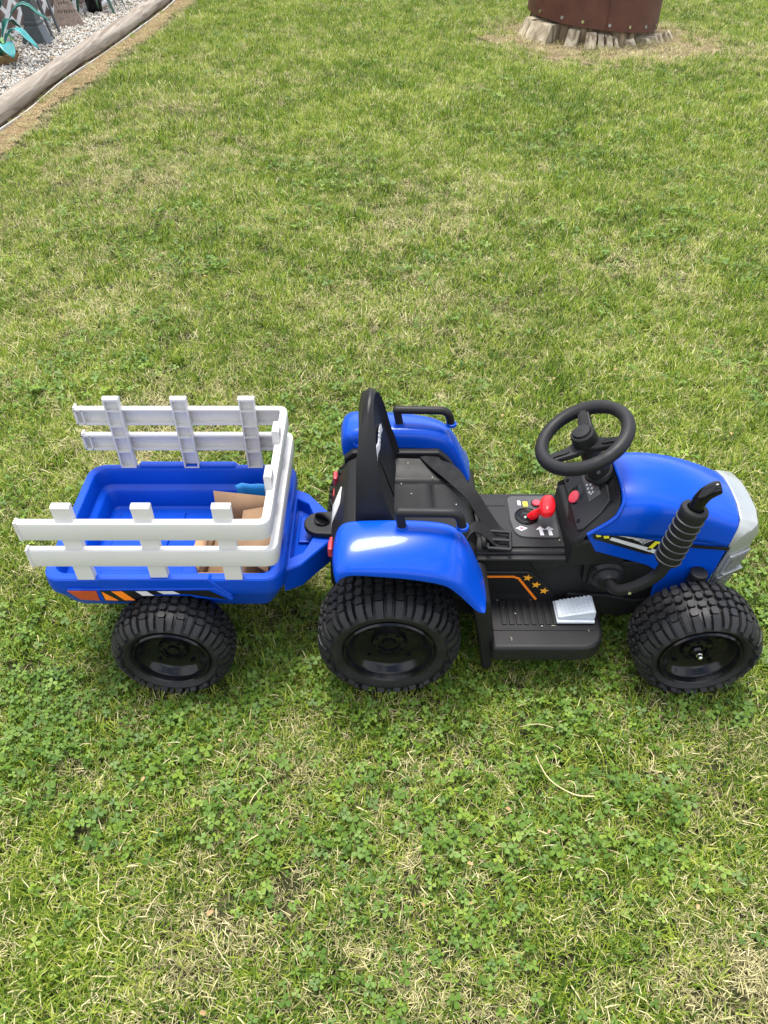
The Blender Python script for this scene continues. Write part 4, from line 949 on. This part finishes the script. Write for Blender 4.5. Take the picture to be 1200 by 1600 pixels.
# plants
def strapleaf(root,p0,az,ln,h,wd,m,name='leaf',droop=1.0,edge=None):
    rows=[];N_=10; rowsE=[]
    for i in range(N_+1):
        t=i/N_; r_=ln*t; z=h*math.sin(min(1,t*1.25)*math.pi*.62)*1.0-droop*.10*t*t*t*ln/.3
        wv=wd*(.16 if t<.3 else math.sin(math.pi*min(1,(t-.25)/.76))**.7)+.002
        c=Vector((p0[0]+r_*math.cos(az),p0[1]+r_*math.sin(az),p0[2]+z)); s=Vector((-math.sin(az),math.cos(az),0))
        rows.append([c-s*wv,c-s*wv*.75+Vector((0,0,-.0)),c+Vector((0,0,-wv*.35)),c+s*wv*.75,c+s*wv])
    b=MB(); m_=len(rows[0]); b.grid(rows); o=b.build(name,[m,edge] if edge else m,root,solid=.0015,smooth=60)
    if edge:
        for pg in o.data.polygons:
            if pg.index%4 in (0,3): pg.material_index=1
    return o
TEAL=mat('teal_leaf',(.012,.10,.07),.55,.3,var=.35,vscale=14); TEALE=mat('pale_teal_leaf_edge',(.09,.32,.32),.35,.5,var=.15,vscale=14); TEALL=mat('light_teal_leaf',(.04,.24,.25),.6,.2,var=.2,vscale=20)
pt_=empty('potted_plant',(-2.40,5.50,ZB)); tag(pt_,'teal broad leaved plant with pale leaf edges in a brown clay bowl','potted plant')
M=Matrix.Translation((-2.40,5.50,ZB)); b=MB(); b.lathe([(.075,0),(.105,.045),(.108,.055),(.10,.056),(.095,.045),(.001,.045)],M,32); b.build('pot',mat('clay_pot',(.23,.15,.07),.7,.3,var=.3,vscale=20),pt_,smooth=40)
for az,ln,h,wd,mm in ((R(18),.34,.30,.045,TEAL),(R(-25),.33,.19,.024,TEALL),(R(-50),.22,.11,.045,TEALL),(R(150),.22,.26,.05,TEALL),(R(95),.22,.32,.045,TEAL),(R(200),.25,.18,.04,TEAL),(R(60),.2,.2,.03,TEAL),(R(-100),.12,.10,.03,TEAL)):
    strapleaf(pt_,(-2.40,5.50,ZB+.04),az,ln,h,wd,mm,edge=TEALE)
for k in range(7):
    a=k*.9; strapleaf(pt_,(-2.40+.02*math.cos(a),5.5+.02*math.sin(a),ZB+.04),a,.09,.12,.012,mat('green_stalk',(.06,.20,.03),.5) if k==0 else bpy.data.materials['green_stalk'],'stalk')
DG=mat('dark_green_leaf',(.02,.06,.03),.4,.4,var=.3,vscale=20)
p2=empty('dark_plant',(-2.28,7.15,ZB)); tag(p2,'small dark green strap leaved plant in a black pot on the gravel','potted plant')
M=Matrix.Translation((-2.28,7.15,ZB)); b=MB(); b.lathe([(.055,0),(.07,.13),(.075,.135),(.066,.135),(.06,.12),(.001,.12)],M,24); b.build('pot',BLKG,p2,smooth=40)
for k in range(12): strapleaf(p2,(-2.28,7.15,ZB+.12),k*.55+.2,random.uniform(.2,.36),random.uniform(.05,.2),.014,DG,droop=3)
# planter ring on the stump
RUST=soilmat('rusty_steel',(.075,.028,.018),(.115,.042,.026),9)
RUST.node_tree.nodes['Principled BSDF'].inputs['Roughness'].default_value=.6; RUST.node_tree.nodes['Bump'].inputs['Distance'].default_value=.001; RUST.node_tree.nodes['Principled BSDF'].inputs['Specular IOR Level'].default_value=.4
CX,CY=1.525,6.60
pr_=empty('steel_planter_ring',(CX,CY,.06)); tag(pr_,'rusty brown steel ring planter bolted round the tree stump','planter')
rows=[]; 
for rad,z in ((.470,0),(.474,.001),(.474,.42),(.470,.421),(.462,.42),(.462,0)):
    row=[]
    for k in range(96):
        a=2*math.pi*k/96; tz=(-.045*math.cos(a)*1.0)*(1 if z<.1 else 0); rad2=rad+.003*math.sin(5*a)
        row.append((CX+rad2*math.cos(a),CY+rad2*math.sin(a),.066+z+tz))
    rows.append(row)
b=MB(); b.grid(rows,True,False); b.build('steel_band',RUST,pr_,smooth=40)
for k,a in enumerate((R(-152),R(-128),R(-110),R(-88),R(-70),R(-52),R(-35))):
    z=.066-.045*math.cos(a)+.035; p=Vector((CX+.476*math.cos(a),CY+.476*math.sin(a),z)); d=Vector((math.cos(a),math.sin(a),0))
    b=MB(); b.tube([p-d*.004,p+d*.008],.011,6); b.build('bolt',CHR if k%2==0 else bpy.data.materials['silver_plastic'],pr_,smooth=30)
b=MB(); b.box(CX-.002,CX+.002,CY-.478,CY-.474,.07,.48); b.build('seam',RUST,pr_)
b=MB(); b.lathe([(.46,.40),(.3,.42),(.001,.43)],Matrix.Translation((CX,CY,0)),40,False); b.build('potting_soil',soilmat('potting_soil',(.02,.015,.01),(.08,.05,.03)),pr_)
stp=empty('tree_stump',(CX,CY,GZ)); tag(stp,'old cut tree stump with splayed pale wood roots under the rusty ring','tree stump')
STW=woodmat('stump_wood',(.18,.14,.09),(.50,.43,.31),(3,3,.6))
b=MB(); rows=[]
for rad,z in ((.435,GZ-.01),(.432,GZ+.05),(.43,.055),(.42,.07)): rows.append([(CX+(rad+.02*math.sin(9*a)+.012*math.sin(23*a))*math.cos(a),CY+(rad+.02*math.sin(9*a)+.012*math.sin(23*a))*math.sin(a),z+(-.03*math.cos(a) if z>0 else 0)) for a in [2*math.pi*k/90 for k in range(90)]])
b.grid(rows,True,True); b.build('stump_core',woodmat('stump_dark',(.10,.07,.04),(.30,.23,.15),(4,4,1)),stp,smooth=30)
rr2=random.Random(5)
for a0,a1,ro,top in ((-168,-157,.56,.0),(-155,-133,.575,.0),(-121,-111,.53,.0),(-106,-97,.56,.0),(-96.5,-91,.545,.004),(-90,-84.5,.55,.006),(-83,-79,.52,.012),(-70,-62,.50,.022),(-55,-47,.53,.012),(-46,-41,.55,.006),(-40.5,-35,.555,.01),(-34,-27,.57,.006),(-26,-17,.58,.012)):
    aa=R(a0); ab=R(a1); ri=.42; zt=.052-.045*math.cos((aa+ab)/2)-.004-top; zo=rr2.uniform(0,.02)
    def pp(r,an,z): return (CX+r*math.cos(an),CY+r*math.sin(an),z)
    b=MB(); b.add([pp(ri,aa,GZ),pp(ri,ab,GZ),pp(ro+.02,ab-.01,GZ-.005),pp(ro+.02,aa+.01,GZ-.005),pp(ri,aa,zt),pp(ri,ab,zt),pp(ro-.03,ab-.015,zo+rr2.uniform(0,.02)),pp(ro-.02,aa+.015,zo+rr2.uniform(0,.02)),pp(ro-.045,aa+.008,zt-.003),pp(ro-.05,ab-.008,zt-.004)],
        [(3,2,1,0),(4,5,9,8),(8,9,6,7),(7,6,2,3),(0,4,8,3),(8,7,3),(1,2,9,5),(2,6,9),(0,1,5,4)]); b.build('root_wedge',STW,stp,bevel=.006)
